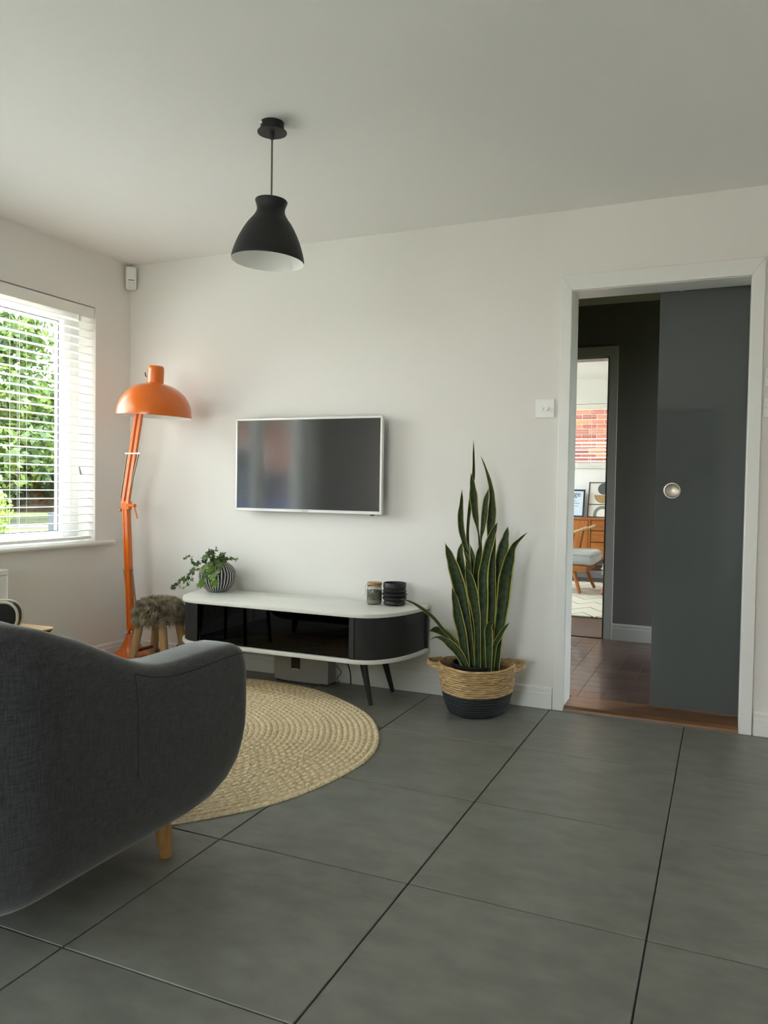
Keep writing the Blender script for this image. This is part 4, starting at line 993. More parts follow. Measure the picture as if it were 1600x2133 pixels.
# ------------------------------------------------------------------ fur topped stool
SC = (0.500, -0.310)
st = thing('stool', 'round wooden stool with shaggy grey brown fur seat beside the stand', 'stool', (SC[0], SC[1], 0))
lathe('seat_pad', [(0, 0.285), (0.09, 0.285), (0.118, 0.300), (0.126, 0.335), (0.122, 0.375), (0.105, 0.403), (0.07, 0.418), (0, 0.424)], (SC[0], SC[1], 0), mat('fur_hide', srgb(70, 60, 48), 0.95), st, 40, 60)
M_FUR = mat('grey_brown_fur', srgb(96, 86, 70), 0.9, col2=srgb(192, 178, 154), vscale=26)
prof = [(0.118, 0.300, 1, -0.5), (0.126, 0.335, 1, 0), (0.122, 0.375, 1, 0.5), (0.105, 0.403, 0.6, 0.8), (0.07, 0.418, 0.2, 1), (0.0, 0.424, 0, 1)]
pts = []
random.seed(11)
for q in range(9000):
    a = random.uniform(0, 2 * PI); k = random.random()
    if k < 0.62: s_ = random.uniform(0, 3)
    else: s_ = 5 - 2 * math.sqrt(random.random())
    i = min(4, int(s_)); f_ = s_ - i; P = [prof[i][c] * (1 - f_) + prof[i + 1][c] * f_ for c in range(4)]
    n = Vector((math.cos(a) * P[2], math.sin(a) * P[2], P[3])).normalized()
    pts.append((Vector((SC[0] + P[0] * math.cos(a), SC[1] + P[0] * math.sin(a), P[1])), n))
tag(fur('fur', pts, 0.034, 0.0011, M_FUR, st, 0.85, 0.45), kind='stuff')
LG = {}
for (dx, dy) in ((-1, -1), (1, -1), (-1, 1), (1, 1)):
    ft = Vector((SC[0] + dx * 0.128, SC[1] + dy * 0.095, 0)); ft.z = 0.0155 if (ft.x - RC[0]) ** 2 + (ft.y - RC[1]) ** 2 < RR ** 2 else 0; tp = Vector((SC[0] + dx * 0.078, SC[1] + dy * 0.070, 0.30)); LG[(dx, dy)] = (ft, tp)
    tube('leg', [ft, ft.lerp(tp, 0.03), tp], [0.019, 0.021, 0.024], M_RAW, st, 18)
at_ = lambda k, h: LG[k][0].lerp(LG[k][1], h)
M_BARK = wood('dark_rung', srgb(104, 66, 44), srgb(140, 96, 66), 0.55)
for k1, k2, h in (((-1, -1), (1, -1), 0.36), ((-1, 1), (1, 1), 0.36), ((-1, -1), (-1, 1), 0.44), ((1, -1), (1, 1), 0.44)):
    rod('rung', at_(k1, h), at_(k2, h), 0.0095, M_BARK, st, 12)

# ------------------------------------------------------------------ striped planter with ivy
PC = onY(453, 1205, -0.135); PC.z = 0.4655
pt_ = thing('potted_ivy', 'trailing green ivy in round black and white striped pot', 'plant', PC)
def stripes():
    m = bpy.data.materials.new('black_white_stripes'); m.use_nodes = True; t = m.node_tree; b = t.nodes['Principled BSDF']; b.inputs['Roughness'].default_value = 0.6
    co = nd(t, 'ShaderNodeTexCoord'); sp_ = nd(t, 'ShaderNodeSeparateXYZ'); t.links.new(co.outputs['Object'], sp_.inputs[0])
    at = nd(t, 'ShaderNodeMath', operation='ARCTAN2'); t.links.new(sp_.outputs['Y'], at.inputs[0]); t.links.new(sp_.outputs['X'], at.inputs[1])
    nz = nd(t, 'ShaderNodeTexNoise'); nz.inputs['Scale'].default_value = 22; nz.inputs['Detail'].default_value = 1; t.links.new(co.outputs['Object'], nz.inputs['Vector'])
    m1 = nd(t, 'ShaderNodeMath', operation='MULTIPLY'); m1.inputs[1].default_value = 36 / (2 * PI); t.links.new(at.outputs[0], m1.inputs[0])
    m2 = nd(t, 'ShaderNodeMath', operation='MULTIPLY_ADD'); m2.inputs[1].default_value = 0.55; t.links.new(nz.outputs['Fac'], m2.inputs[0]); t.links.new(m1.outputs[0], m2.inputs[2])
    ad = nd(t, 'ShaderNodeMath', operation='ADD'); ad.inputs[1].default_value = 100; t.links.new(m2.outputs[0], ad.inputs[0])
    fr_ = nd(t, 'ShaderNodeMath', operation='FRACT'); t.links.new(ad.outputs[0], fr_.inputs[0])
    lt = nd(t, 'ShaderNodeMath', operation='LESS_THAN'); lt.inputs[1].default_value = 0.33; t.links.new(fr_.outputs[0], lt.inputs[0])
    mx = nd(t, 'ShaderNodeMix', data_type='RGBA'); mx.inputs[6].default_value = (0.012, 0.012, 0.012, 1); mx.inputs[7].default_value = (0.62, 0.61, 0.58, 1)
    t.links.new(lt.outputs[0], mx.inputs[0]); t.links.new(mx.outputs[2], b.inputs['Base Color']); return m
lathe('pot', [(0, 0), (0.050, 0), (0.058, 0.004), (0.082, 0.026), (0.099, 0.056), (0.106, 0.085), (0.103, 0.116), (0.085, 0.145), (0.064, 0.162), (0.056, 0.164), (0.053, 0.160), (0.053, 0.135), (0, 0.135)], PC, stripes(), pt_, 64, 60)
lathe('soil', [(0.053, 0.137), (0.03, 0.145), (0, 0.147)], PC, mat('dark_soil', (0.02, 0.014, 0.01, 1), 0.95, bump=1, bscale=120), pt_, 24, 60)
M_IVY = mat('ivy_leaf', srgb(46, 72, 34), 0.42, col2=srgb(82, 112, 52), vscale=9)
M_IVY2 = mat('ivy_leaf_pale', srgb(84, 120, 40), 0.45, col2=srgb(128, 158, 66), vscale=9)
M_STEM = mat('ivy_stem', srgb(76, 70, 40), 0.7)
ivo = [(0, 0), (0.20, -0.16), (0.48, -0.10), (0.36, 0.16), (0.60, 0.42), (0.26, 0.42), (0.16, 0.62), (0.0, 1.0), (-0.16, 0.62), (-0.26, 0.42), (-0.60, 0.42), (-0.36, 0.16), (-0.48, -0.10), (-0.20, -0.16)]
def ivymesh(m):
    me = bpy.data.meshes.new('ivy_leaf'); vs = [(0, 0.25, 0.02)] + [(x, y, -0.10 * x * x + (0.05 if abs(x) > 0.3 else 0) - 0.12 * y * y) for x, y in ivo]
    n = len(ivo); me.from_pydata(vs, [], [(0, i + 1, (i + 1) % n + 1) for i in range(n)]); me.materials.append(m)
    for p in me.polygons: p.use_smooth = True
    return me
IVM = [ivymesh(M_IVY), ivymesh(M_IVY2)]
random.seed(21)
def ivyleaf(p, direction, size, pale, parent=None):
    o = bpy.data.objects.new('leaf', IVM[1 if pale else 0]); COL.objects.link(o); o.parent = pt_
    y = Vector(direction).normalized(); vdir = (CAMP - p).normalized()
    zax = (vdir * 0.7 + Vector((random.uniform(-1, 1), random.uniform(-1, 1), random.uniform(0.2, 1.4))) * 0.7).normalized()
    zax = (zax - y * zax.dot(y)).normalized(); x = y.cross(zax)
    Mx = Matrix((x, y, zax)).transposed().to_4x4() @ Matrix.Scale(size, 4); Mx.translation = p - PC
    o.matrix_local = Mx
cz = lambda x, y, d: onY(280 + x / 5.3333, 1120 + y / 5.3333, d)
vines = [([(880, 300), (800, 262), (735, 285), (680, 330), (625, 400), (585, 450), (520, 470), (465, 520), (437, 553)], [-.15, -.2, -.23, -.25, -.25, -.26, -.26, -.26, -.26], 22, .026),
         ([(840, 290), (740, 272), (672, 300), (648, 262), (632, 215), (590, 208), (545, 240)], [-.16, -.2, -.23, -.24, -.24, -.24, -.24], 9, .024),
         ([(860, 290), (780, 320), (700, 350), (650, 400), (630, 470), (590, 520), (540, 565), (500, 540), (510, 500)], [-.16, -.25, -.27, -.28, -.28, -.28, -.28, -.27, -.27], 8, .022),
         ([(880, 300), (830, 300), (790, 360), (775, 420), (760, 480), (735, 520)], [-.16, -.25, -.29, -.30, -.30, -.30], 14, .034),
         ([(900, 300), (860, 320), (850, 390), (880, 440), (885, 480), (895, 530)], [-.16, -.25, -.29, -.30, -.30, -.30], 10, .040),
         ([(900, 300), (890, 240), (880, 180), (905, 125)], [-.15, -.15, -.16, -.16], 10, .036),
         ([(910, 300), (940, 240), (985, 190)], [-.15, -.17, -.18], 8, .036),
         ([(920, 300), (1000, 270), (1050, 235), (1130, 250)], [-.15, -.16, -.15, -.13], 10, .032),
         ([(890, 300), (850, 220), (830, 180), (790, 205)], [-.15, -.2, -.2, -.2], 9, .036),
         ([(900, 300), (940, 290), (950, 340), (920, 380)], [-.15, -.24, -.29, -.3], 7, .038)]
for vi, (P, D, nl, sz) in enumerate(vines):
    pts = spline([cz(x, y, d) for (x, y), d in zip(P, D)], 6)
    tube('vine_stem', pts, 0.0013, M_STEM, pt_, 5)
    for q in range(nl):
        f_ = (q + 0.8) / nl * (len(pts) - 1); i = min(len(pts) - 2, int(f_)); p = pts[i].lerp(pts[i + 1], f_ - i)
        tg = (pts[i + 1] - pts[i]).normalized(); sd_ = Vector((random.uniform(-1, 1), random.uniform(-.7, .2), random.uniform(-.8, .6)))
        ivyleaf(p, tg * 0.5 + sd_, sz * random.uniform(0.75, 1.25), vi in (3, 4) and random.random() < 0.75 or random.random() < 0.12)

# ------------------------------------------------------------------ jar and ribbed pot on the stand
JC = Vector((1.750, -0.128, 0.4655))
jr = thing('glass_jar', 'small glass jar of grey granules with wooden lid and twine', 'jar', JC)
lathe('glass', [(0, 0), (0.034, 0), (0.040, 0.006), (0.041, 0.02), (0.041, 0.078), (0.037, 0.088), (0.035, 0.094), (0.035, 0.100), (0.0335, 0.100), (0.0335, 0.092), (0.0385, 0.078), (0.0385, 0.02), (0.036, 0.006), (0, 0.004)], JC, M_JARGLASS, jr, 40, 40)
lathe('lower_filling', [(0, 0.0045), (0.0355, 0.0065), (0.038, 0.02), (0.038, 0.025), (0, 0.025)], JC, mat('sand_fill', srgb(170, 162, 146), 0.8), jr, 32, 40)
lathe('granules', [(0, 0.0252), (0.038, 0.0252), (0.038, 0.072), (0, 0.074)], JC, mat('grey_granules', srgb(96, 94, 88), 0.85, col2=srgb(160, 156, 148), vscale=160, bump=1, bscale=200), jr, 32, 40)
lathe('lid', [(0, 0.100), (0.037, 0.100), (0.039, 0.102), (0.039, 0.112), (0.0375, 0.1145), (0, 0.1145)], JC, M_OAK, jr, 40, 40)
tube('twine', spline([JC + Vector((-0.036, -0.004, 0.093)), JC + Vector((-0.044, -0.01, 0.098)), JC + Vector((-0.047, -0.012, 0.085)), JC + Vector((-0.045, -0.01, 0.068)), JC + Vector((-0.053, -0.012, 0.040))], 5), 0.0011, mat('twine_fibre', srgb(180, 168, 145), 0.9), jr, 5)
lathe('twine_loop', [(0.0365, 0.090), (0.0378, 0.0915), (0.0378, 0.0945), (0.0365, 0.096)], JC, MATS['twine_fibre'], jr, 32, 60)
BC = Vector((1.855, -0.105, 0.4655))
bprof = [(0, 0.001), (0.048, 0.0), (0.055, 0.006), (0.058, 0.014), (0.054, 0.021), (0.052, 0.024), (0.060, 0.030), (0.064, 0.037), (0.060, 0.043), (0.054, 0.046), (0.062, 0.051), (0.067, 0.057), (0.062, 0.063), (0.054, 0.066), (0.061, 0.071), (0.063, 0.076), (0.058, 0.081), (0.055, 0.084), (0.059, 0.088), (0.060, 0.098), (0.0595, 0.112), (0.057, 0.117), (0.054, 0.116), (0.054, 0.09), (0.046, 0.03), (0, 0.025)]
tag(lathe('ribbed_pot', bprof, BC, mat('matt_black_ceramic', (0.012, 0.012, 0.013, 1), 0.5), None, 56, 60), 'matt black ribbed ceramic pot beside the glass jar', 'pot')

# ------------------------------------------------------------------ snake plant and woven basket
BK = (2.335, -0.215)
bas = thing('woven_basket', 'woven seagrass basket with dark lower half and loop handles', 'basket', (BK[0], BK[1], 0))
def coilprof(T, n, amp):
    z0_, z1_ = T[0][0], T[-1][0]; out = []
    for k in range(n * 6 + 1):
        z = z0_ + (z1_ - z0_) * k / (n * 6); out.append((interp(z, T) + amp * abs(math.sin(PI * k / 6)), z))
    return out
BT = [(0.0, 0.125), (0.015, 0.137), (0.05, 0.152), (0.105, 0.166)]
BT2 = [(0.105, 0.166), (0.15, 0.173), (0.20, 0.178), (0.235, 0.181)]
rnd = lambda p, a: p + Vector((math.cos(a), math.sin(a), 0)) * (0.004 * math.sin(3 * a + p.z * 9) + 0.0025 * math.sin(7 * a)) + Vector((0, 0, (0.006 * math.sin(2 * a + 1.0)) * (p.z / 0.235)))
M_SEAG = mat('seagrass', srgb(150, 118, 78), 0.8, col2=srgb(206, 176, 128), vscale=30, stretch=(1, 1, 5), bump=0.6, bscale=120)
M_DARKS = mat('dark_dyed_seagrass', srgb(34, 38, 42), 0.75, var=0.3, vscale=30, stretch=(1, 1, 5), bump=0.6, bscale=120)
lathe('dark_base', [(0.0, 0.004), (0.12, 0.001)] + coilprof(BT, 8, 0.004), (BK[0], BK[1], 0), M_DARKS, bas, 72, 80, fn=rnd)
inn = [(0.176, 0.238), (0.172, 0.232), (0.165, 0.18), (0.155, 0.105), (0.13, 0.02), (0.0, 0.012)]
lathe('woven_body', coilprof(BT2, 12, 0.0045) + inn, (BK[0], BK[1], 0), M_SEAG, bas, 72, 80, fn=rnd)
def flatband(name, pts, hh, th, m, par):
    pts = [Vector(p) for p in pts]; vs, fs = [], []; n = len(pts)
    for i, p in enumerate(pts):
        tg = (pts[min(n - 1, i + 1)] - pts[max(0, i - 1)]).normalized(); s = tg.cross(Vector((0, 0, 1))).normalized() * th / 2
        for dz, sg in ((-hh / 2, -1), (-hh / 2, 1), (hh / 2, 1), (hh / 2, -1)): vs.append(p + s * sg + Vector((0, 0, dz)))
    for i in range(n - 1):
        for k in range(4): fs.append((i * 4 + k, i * 4 + (k + 1) % 4, i * 4 + 4 + (k + 1) % 4, i * 4 + 4 + k))
    fs += [(3, 2, 1, 0), ((n - 1) * 4, (n - 1) * 4 + 1, (n - 1) * 4 + 2, (n - 1) * 4 + 3)]
    return autosmooth(mk(name, vs, fs, m, par), 50)
for sgn, zt_ in ((-1, 0.240), (1, 0.236)):
    ax = Vector((0.915, 0.403, 0)) * sgn; sd_ = Vector((-0.403, 0.915, 0)); c0 = Vector((BK[0], BK[1], zt_ - 0.008))
    P = [c0 + ax * 0.160 + sd_ * -0.095, c0 + ax * 0.195 + sd_ * -0.075, c0 + ax * 0.226 + sd_ * -0.035 + Vector((0, 0, 0.006)), c0 + ax * 0.235 + Vector((0, 0, 0.008)), c0 + ax * 0.226 + sd_ * 0.035 + Vector((0, 0, 0.006)), c0 + ax * 0.195 + sd_ * 0.075, c0 + ax * 0.160 + sd_ * 0.095]
    flatband('handle', spline(P, 5), 0.024, 0.006, M_SEAG, bas)
sp3 = thing('snake_plant', 'tall snake plant with yellow edged sword leaves in basket', 'plant', (BK[0], BK[1], 0.02))
lathe('nursery_pot', [(0, 0.02), (0.09, 0.02), (0.118, 0.232), (0.122, 0.232), (0.122, 0.238), (0.112, 0.238), (0.110, 0.215), (0, 0.212)], (BK[0], BK[1], 0), M_BLACK, sp3, 40, 40)
lathe('soil', [(0.110, 0.214), (0.05, 0.222), (0, 0.224)], (BK[0], BK[1], 0), MATS['dark_soil'], sp3, 32, 60)
def leafmat():
    m = bpy.data.materials.new('variegated_leaf'); m.use_nodes = True; t = m.node_tree; b = t.nodes['Principled BSDF']; b.inputs['Roughness'].default_value = 0.5; b.inputs['Specular IOR Level'].default_value = 0.35
    uv = nd(t, 'ShaderNodeUVMap'); uv.uv_map = 'UVMap'; sp_ = nd(t, 'ShaderNodeSeparateXYZ'); t.links.new(uv.outputs[0], sp_.inputs[0])
    # distance to the edge
    ab = nd(t, 'ShaderNodeMath', operation='ABSOLUTE'); t.links.new(sp_.outputs['X'], ab.inputs[0])
    nz = nd(t, 'ShaderNodeTexNoise'); nz.inputs['Scale'].default_value = 1.0; nz.inputs['Detail'].default_value = 3
    mp = nd(t, 'ShaderNodeMapping'); mp.inputs['Scale'].default_value = (1.3, 26, 1); t.links.new(uv.outputs[0], mp.inputs[0]); t.links.new(mp.outputs[0], nz.inputs['Vector'])
    rp = nd(t, 'ShaderNodeValToRGB'); rp.color_ramp.elements[0].position = 0.35; rp.color_ramp.elements[1].position = 0.68
    rp.color_ramp.elements[0].color = srgb(20, 36, 14); rp.color_ramp.elements[1].color = srgb(52, 72, 30); t.links.new(nz.outputs['Fac'], rp.inputs[0])
    ad = nd(t, 'ShaderNodeMath', operation='MULTIPLY_ADD'); ad.inputs[1].default_value = 0.10; t.links.new(nz.outputs['Fac'], ad.inputs[0]); t.links.new(ab.outputs[0], ad.inputs[2])
    e = nd(t, 'ShaderNodeMath', operation='GREATER_THAN'); e.inputs[1].default_value = 0.85; t.links.new(ad.outputs[0], e.inputs[0])
    mx = nd(t, 'ShaderNodeMix', data_type='RGBA'); mx.inputs[7].default_value = srgb(196, 190, 104); t.links.new(e.outputs[0], mx.inputs[0]); t.links.new(rp.outputs[0], mx.inputs[6])
    t.links.new(mx.outputs[2], b.inputs['Base Color']); return m
M_LEAF = leafmat()
LSC = 3.44
def snake_leaf(P, W, depth, tip_depth=None, twist=0.0, fold=0.25):
    """P: centre line points in the enlarged crop (tip first), W: widths there"""
    n = len(P); td = depth if tip_depth is None else tip_depth
    cl = []
    for i, (x, y) in enumerate(P):
        f_ = i / (n - 1); cl.append(onY(820 + x / LSC, 900 + y / LSC, td + (depth - td) * f_))
    if cl[-1].z > 0.215: cl[-1].z = 0.215
    pts = spline(cl, 5); wd = []
    for i in range(n - 1):
        for k in range(5):
            t_ = k / 5; t2 = t_ * t_ * (3 - 2 * t_); wd.append(W[i] * (1 - t2) + W[i + 1] * t2)
    wd.append(W[-1])
    vs, fs, uv = [], [], []; N = len(pts)
    # a quick fall to the point at the tip
    for i, p in enumerate(pts):
        dist = -(RW.inverted() @ (p - CAMP)).z; w_ = max(wd[i], 1.2) / LSC * dist / FPX / 2
        tg = (pts[min(N - 1, i + 1)] - pts[max(0, i - 1)]).normalized(); vw = (p - CAMP).normalized()
        s = tg.cross(vw).normalized(); a = twist * (1 - i / (N - 1)); s = (Matrix.Rotation(a, 3, tg) @ s); nrm = s.cross(tg).normalized()
        if nrm.dot(vw) < 0: nrm = -nrm
        th = 0.0016
        for sd_ in (0, 1):
            for u in (-1, -0.5, 0, 0.5, 1):
                q = p + s * (u * w_) + nrm * (fold * w_ * (1 - u * u)) + nrm * (th * sd_ * (1 - abs(u) ** 3))
                vs.append(q); uv.append((u, i / (N - 1) * 1.0))
    for i in range(N - 1):
        for sd_ in (0, 1):
            for k in range(4):
                a = i * 10 + sd_ * 5 + k; b = a + 10
                fs.append((a, a + 1, b + 1, b) if sd_ == 0 else (a, b, b + 1, a + 1))
    for i in range(N - 1):
        a = i * 10; b = a + 10; fs.append((a, b, b + 5, a + 5)); fs.append((a + 4, a + 9, b + 9, b + 4))
    o = mk('leaf', vs, fs, M_LEAF, sp3, True, uv); return o
LV = [
 ([(572, 55), (574, 180), (572, 320), (548, 520), (532, 700), (535, 900), (550, 1200), (580, 1640)], [1, 16, 24, 26, 22, 26, 34, 40], -.16, -.12),
 ([(553, 292), (566, 380), (573, 460), (585, 580), (608, 720), (622, 850), (632, 1200), (640, 1640)], [1, 40, 62, 50, 12, 26, 40, 42], -.20, -.16),
 ([(623, 168), (655, 245), (690, 360), (706, 460), (704, 580), (698, 700), (706, 900), (712, 1250), (700, 1640)], [1, 12, 30, 40, 66, 62, 48, 50, 44], -.17, -.10),
 ([(683, 400), (662, 490), (652, 590), (640, 690), (626, 780), (624, 1000), (640, 1640)], [1, 42, 50, 36, 14, 30, 36], -.19, -.16),
 ([(489, 412), (487, 500), (480, 600), (487, 700), (510, 800), (530, 900), (548, 1200), (570, 1640)], [1, 26, 44, 46, 36, 34, 36, 40], -.19, -.16),
 ([(745, 645), (715, 715), (686, 800), (662, 900), (640, 1030), (642, 1200), (640, 1400), (650, 1650)], [1, 44, 66, 62, 72, 74, 62, 54], -.26, -.24),
 ([(820, 675), (806, 740), (786, 830), (764, 930), (748, 1040), (738, 1300), (722, 1640)], [1, 44, 80, 82, 70, 50, 44], -.19, -.15),
 ([(962, 716), (905, 768), (858, 825), (826, 930), (800, 1060), (788, 1180), (770, 1330), (748, 1480), (732, 1650)], [1, 20, 42, 84, 104, 100, 84, 66, 54], -.25, -.22),
 ([(369, 795), (404, 890), (436, 990), (470, 1110), (498, 1240), (530, 1400), (560, 1650)], [1, 58, 86, 96, 86, 62, 50], -.25, -.24),
 ([(417, 1112), (442, 1210), (462, 1330), (490, 1450), (526, 1650)], [1, 50, 74, 70, 52], -.28, -.28),
 ([(548, 803), (566, 890), (574, 980), (582, 1200), (590, 1640)], [1, 36, 42, 40, 38], -.18, -.17),
 ([(513, 958), (546, 1060), (566, 1160), (588, 1280), (600, 1420), (604, 1650)], [1, 66, 82, 66, 50, 44], -.27, -.27),
 ([(498, 838), (528, 900), (544, 960), (540, 1060), (556, 1250), (572, 1640)], [1, 28, 26, 30, 40, 40], -.21, -.20),
 ([(492, 785), (478, 860), (482, 950), (506, 1100), (530, 1300), (556, 1640)], [1, 44, 60, 64, 56, 44], -.20, -.18),
 ([(632, 780), (612, 880), (596, 1000), (594, 1150), (604, 1640)], [1, 46, 56, 50, 42], -.21, -.20),
 ([(732, 735), (716, 850), (706, 1000), (704, 1200), (690, 1640)], [1, 34, 54, 58, 50], -.23, -.20),
 ([(826, 1233), (796, 1290), (766, 1350), (738, 1440), (718, 1650)], [1, 24, 40, 52, 44], -.24, -.22),
 ([(832, 1364), (794, 1408), (756, 1470), (724, 1540), (704, 1650)], [1, 26, 36, 34, 30], -.28, -.30),
 ([(718, 1352), (686, 1384), (680, 1430), (682, 1520), (684, 1660)], [6, 44, 60, 58, 42], -.30, -.31),
 ([(46, 1197), (120, 1215), (200, 1262), (285, 1330), (360, 1420), (425, 1488), (505, 1640)], [1, 14, 24, 26, 24, 30, 36], -.27, -.34),
 ([(258, 1425), (310, 1418), (365, 1440), (420, 1490), (470, 1560), (530, 1650)], [6, 56, 66, 60, 46, 40], -.22, -.15),
 ([(256, 1492), (300, 1470), (350, 1480), (410, 1525), (470, 1590), (530, 1660)], [1, 14, 36, 62, 62, 46], -.29, -.31),
]
for i, (P, W, dp, td) in enumerate(LV): snake_leaf(P, W, dp, td, twist=((i * 37) % 7 - 3) * 0.08)

# ------------------------------------------------------------------ wall fittings
sn = thing('motion_sensor', 'small white alarm motion sensor high in the ceiling corner', 'sensor', (0.045, -0.045, 2.27))
sx_ = Vector((0.7071, 0.7071, 0)); fwd = Vector((0.7071, -0.7071, 0))
def obox(name, c, hw, hd, z0, z1, m, par, bev=0.0):
    b = boxbm(-hw, hw, -hd, hd, z0, z1, bev, 3); R_ = Matrix((sx_, -fwd, Vector((0, 0, 1)))).transposed()
    for v in b.verts: v.co = R_ @ Vector((v.co.x, v.co.y, 0)) + Vector((c[0], c[1], v.co.z))
    return autosmooth(from_bm(name, b, m, par), 40)
obox('sensor_body', (0.040, -0.040), 0.032, 0.024, 2.262, 2.398, M_UPVC, sn, 0.012)
cf = Vector((0.040, -0.040, 0)) + fwd * 0.024
obox('lens_slot', (cf.x, cf.y), 0.018, 0.0012, 2.313, 2.317, M_BLACK, sn)
obox('lens', (cf.x, cf.y), 0.020, 0.003, 2.270, 2.308, mat('milky_lens', (0.72, 0.72, 0.70, 1), 0.3), sn, 0.0028)
def plate(name, label, x0, x1, z0, z1, knobs):
    o = thing(name, label, 'switch', ((x0 + x1) / 2, -0.005, z0))
    box('face_plate', x0, x1, -0.009, 0.0, z0, z1, M_UPVC, o, 0.002, 2)
    for (kx, kz, kr, kd) in knobs: disc_y('dimmer_knob' if kr > 0.004 else 'screw', [(kr, 0), (kr, kd * 0.8), (kr * 0.9, kd), (0, kd)], (kx, -0.009, kz), M_UPVC if kr > 0.004 else M_STEEL, o, 24)
    return o
M_TRIMSW = M_UPVC
plate('dimmer_switch', 'white double dimmer switch on the wall left of the doorway', 2.549, 2.640, 1.427, 1.516, [(2.582, 1.472, 0.009, 0.014), (2.604, 1.471, 0.0115, 0.018)])
plate('dimmer_switch', 'upper white dimmer switch on the wall right of the doorway', 3.556, 3.642, 1.541, 1.625, [(3.600, 1.582, 0.011, 0.018), (3.566, 1.583, 0.0028, 0.001)])
plate('dimmer_switch', 'lower white dimmer switch on the wall right of the doorway', 3.554, 3.640, 1.407, 1.490, [(3.600, 1.448, 0.011, 0.018), (3.565, 1.448, 0.0028, 0.001)])

# ------------------------------------------------------------------ radiator below the window
rd = thing('radiator', 'white panel radiator on the wall below the window', 'radiator', (0.06, -1.60, 0.12))
RY1, RY0_ = -0.985, -2.25
b = bmesh.new()
nfl = 38
prof_ = []
for k in range(nfl * 4 + 1):
    y = RY0_ + (RY1 - RY0_) * k / (nfl * 4); prof_.append((0.095 + 0.004 * math.sin(k / 4 * 2 * PI) * (1 if 6 < k < nfl * 4 - 6 else 0), y))
vs = [(x, y, z) for z in (0.15, 0.60) for x, y in prof_] + [(0.035, y, z) for z in (0.15, 0.60) for x, y in prof_]; n = len(prof_)
fs = [(k, k + 1, n + k + 1, n + k) for k in range(n - 1)] + [(2 * n + k, 3 * n + k, 3 * n + k + 1, 2 * n + k + 1) for k in range(n - 1)]
fs += [(n + k, n + k + 1, 3 * n + k + 1, 3 * n + k) for k in range(n - 1)] + [(k, 2 * n + k, 2 * n + k + 1, k + 1) for k in range(n - 1)] + [(0, n, 3 * n, 2 * n), (n - 1, 3 * n - 1, 4 * n - 1, 2 * n - 1)]
mk('panel', vs, fs, M_TRIM, rd)
box('top_grille', 0.030, 0.102, RY0_ - 0.003, RY1 + 0.006, 0.602, 0.630, M_TRIM, rd, 0.004, 2)
box('side_cover', 0.030, 0.100, RY1, RY1 + 0.004, 0.15, 0.602, M_TRIM, rd)
box('side_cover', 0.030, 0.100, RY0_ - 0.004, RY0_, 0.15, 0.602, M_TRIM, rd)
for yy in (-1.25, -1.95): box('wall_bracket', 0.001, 0.034, yy, yy + 0.03, 0.2, 0.58, M_TRIM, rd)
for yy in (RY1 - 0.05, RY0_ + 0.05): rod('pipe', (0.07, yy, 0.0), (0.07, yy, 0.16), 0.0075, M_TRIM, rd, 12)

# ------------------------------------------------------------------ side table and bag beside the armchair
M_OAKX = wood('oak_top', srgb(172, 128, 72), srgb(206, 166, 106), 0.4, axis=0)
ZTB = 0.425
cn = onZ(119, 1307, ZTB)
sdt = thing('side_table', 'small low table with pale oak top and black edge in front of the sofa', 'table', (cn.x - 0.25, cn.y - 0.2, 0))
tx0, tx1, ty1, ty0 = cn.x - 0.50, cn.x, cn.y, cn.y - 0.40
tcx, tcy = (tx0 + tx1) / 2, (ty0 + ty1) / 2
poly = [(tx0, ty1), (tx1 - 0.025, ty1 + 0.003), (tx1, ty1 - 0.025), (tx1 - 0.02, ty0), (tx0, ty0)]
prism('table_top', poly, ZTB - 0.005, ZTB, M_OAKX, sdt)
b = bmesh.new(); top = [b.verts.new((x, y, ZTB - 0.005)) for x, y in poly]; bot = [b.verts.new((tcx + (x - tcx) * 0.95, tcy + (y - tcy) * 0.95, ZTB - 0.022)) for x, y in poly]
n = 5; b.faces.new(top); b.faces.new(bot[::-1])
for i in range(n): b.faces.new([top[i], bot[i], bot[(i + 1) % n], top[(i + 1) % n]])
bmesh.ops.recalc_face_normals(b, faces=b.faces[:]); from_bm('black_underside', b, M_BLACK, sdt)
for (x, y) in ((tx0 + 0.06, ty1 - 0.05), (tx1 - 0.07, ty1 - 0.05), (tx0 + 0.06, ty0 + 0.05), (tx1 - 0.07, ty0 + 0.05)):
    zf = 0.0155 if (x - RC[0]) ** 2 + (y - RC[1]) ** 2 < 0.95 else 0.0
    rod('leg', (x, y, zf), (tcx + (x - tcx) * 0.85, tcy + (y - tcy) * 0.85, ZTB - 0.021), 0.010, M_BLACK, sdt, 10, 0.013)
def rrect(w_, h_, r, n=8):
    pts = []
    for cx_, cz_, a0 in ((w_ - r, r, -PI / 2), (w_ - r, h_ - r, 0), (-w_ + r, h_ - r, PI / 2), (-w_ + r, r, PI)):
        for k in range(n + 1): a = a0 + (PI / 2) * k / n; pts.append((cx_ + r * math.cos(a), cz_ + r * math.sin(a)))
    return pts
M_NAVY = mat('navy_canvas', srgb(22, 24, 32), 0.7, bump=0.3, bscale=200); M_CREAM = mat('cream_piping', srgb(214, 208, 192), 0.7)
be = onZ(36, 1318, ZTB)                                  # foot of the bag's near right edge, hidden by the sofa back
bdir = Vector((0.86, 0.51, 0)).normalized(); bth = Vector((0.51, -0.86, 0)).normalized()
BGW, BGH, BGT = 0.15, 0.125, 0.06
BA = Vector((be.x, be.y, ZTB + 0.006)) - bdir * (BGW - 0.0) - bth * BGT / 2
bg = thing('storage_bag', 'dark navy bag with cream piped rounded edge on the low table', 'bag', (BA.x, BA.y, ZTB + 0.001))
rr = rrect(BGW, BGH, 0.055)
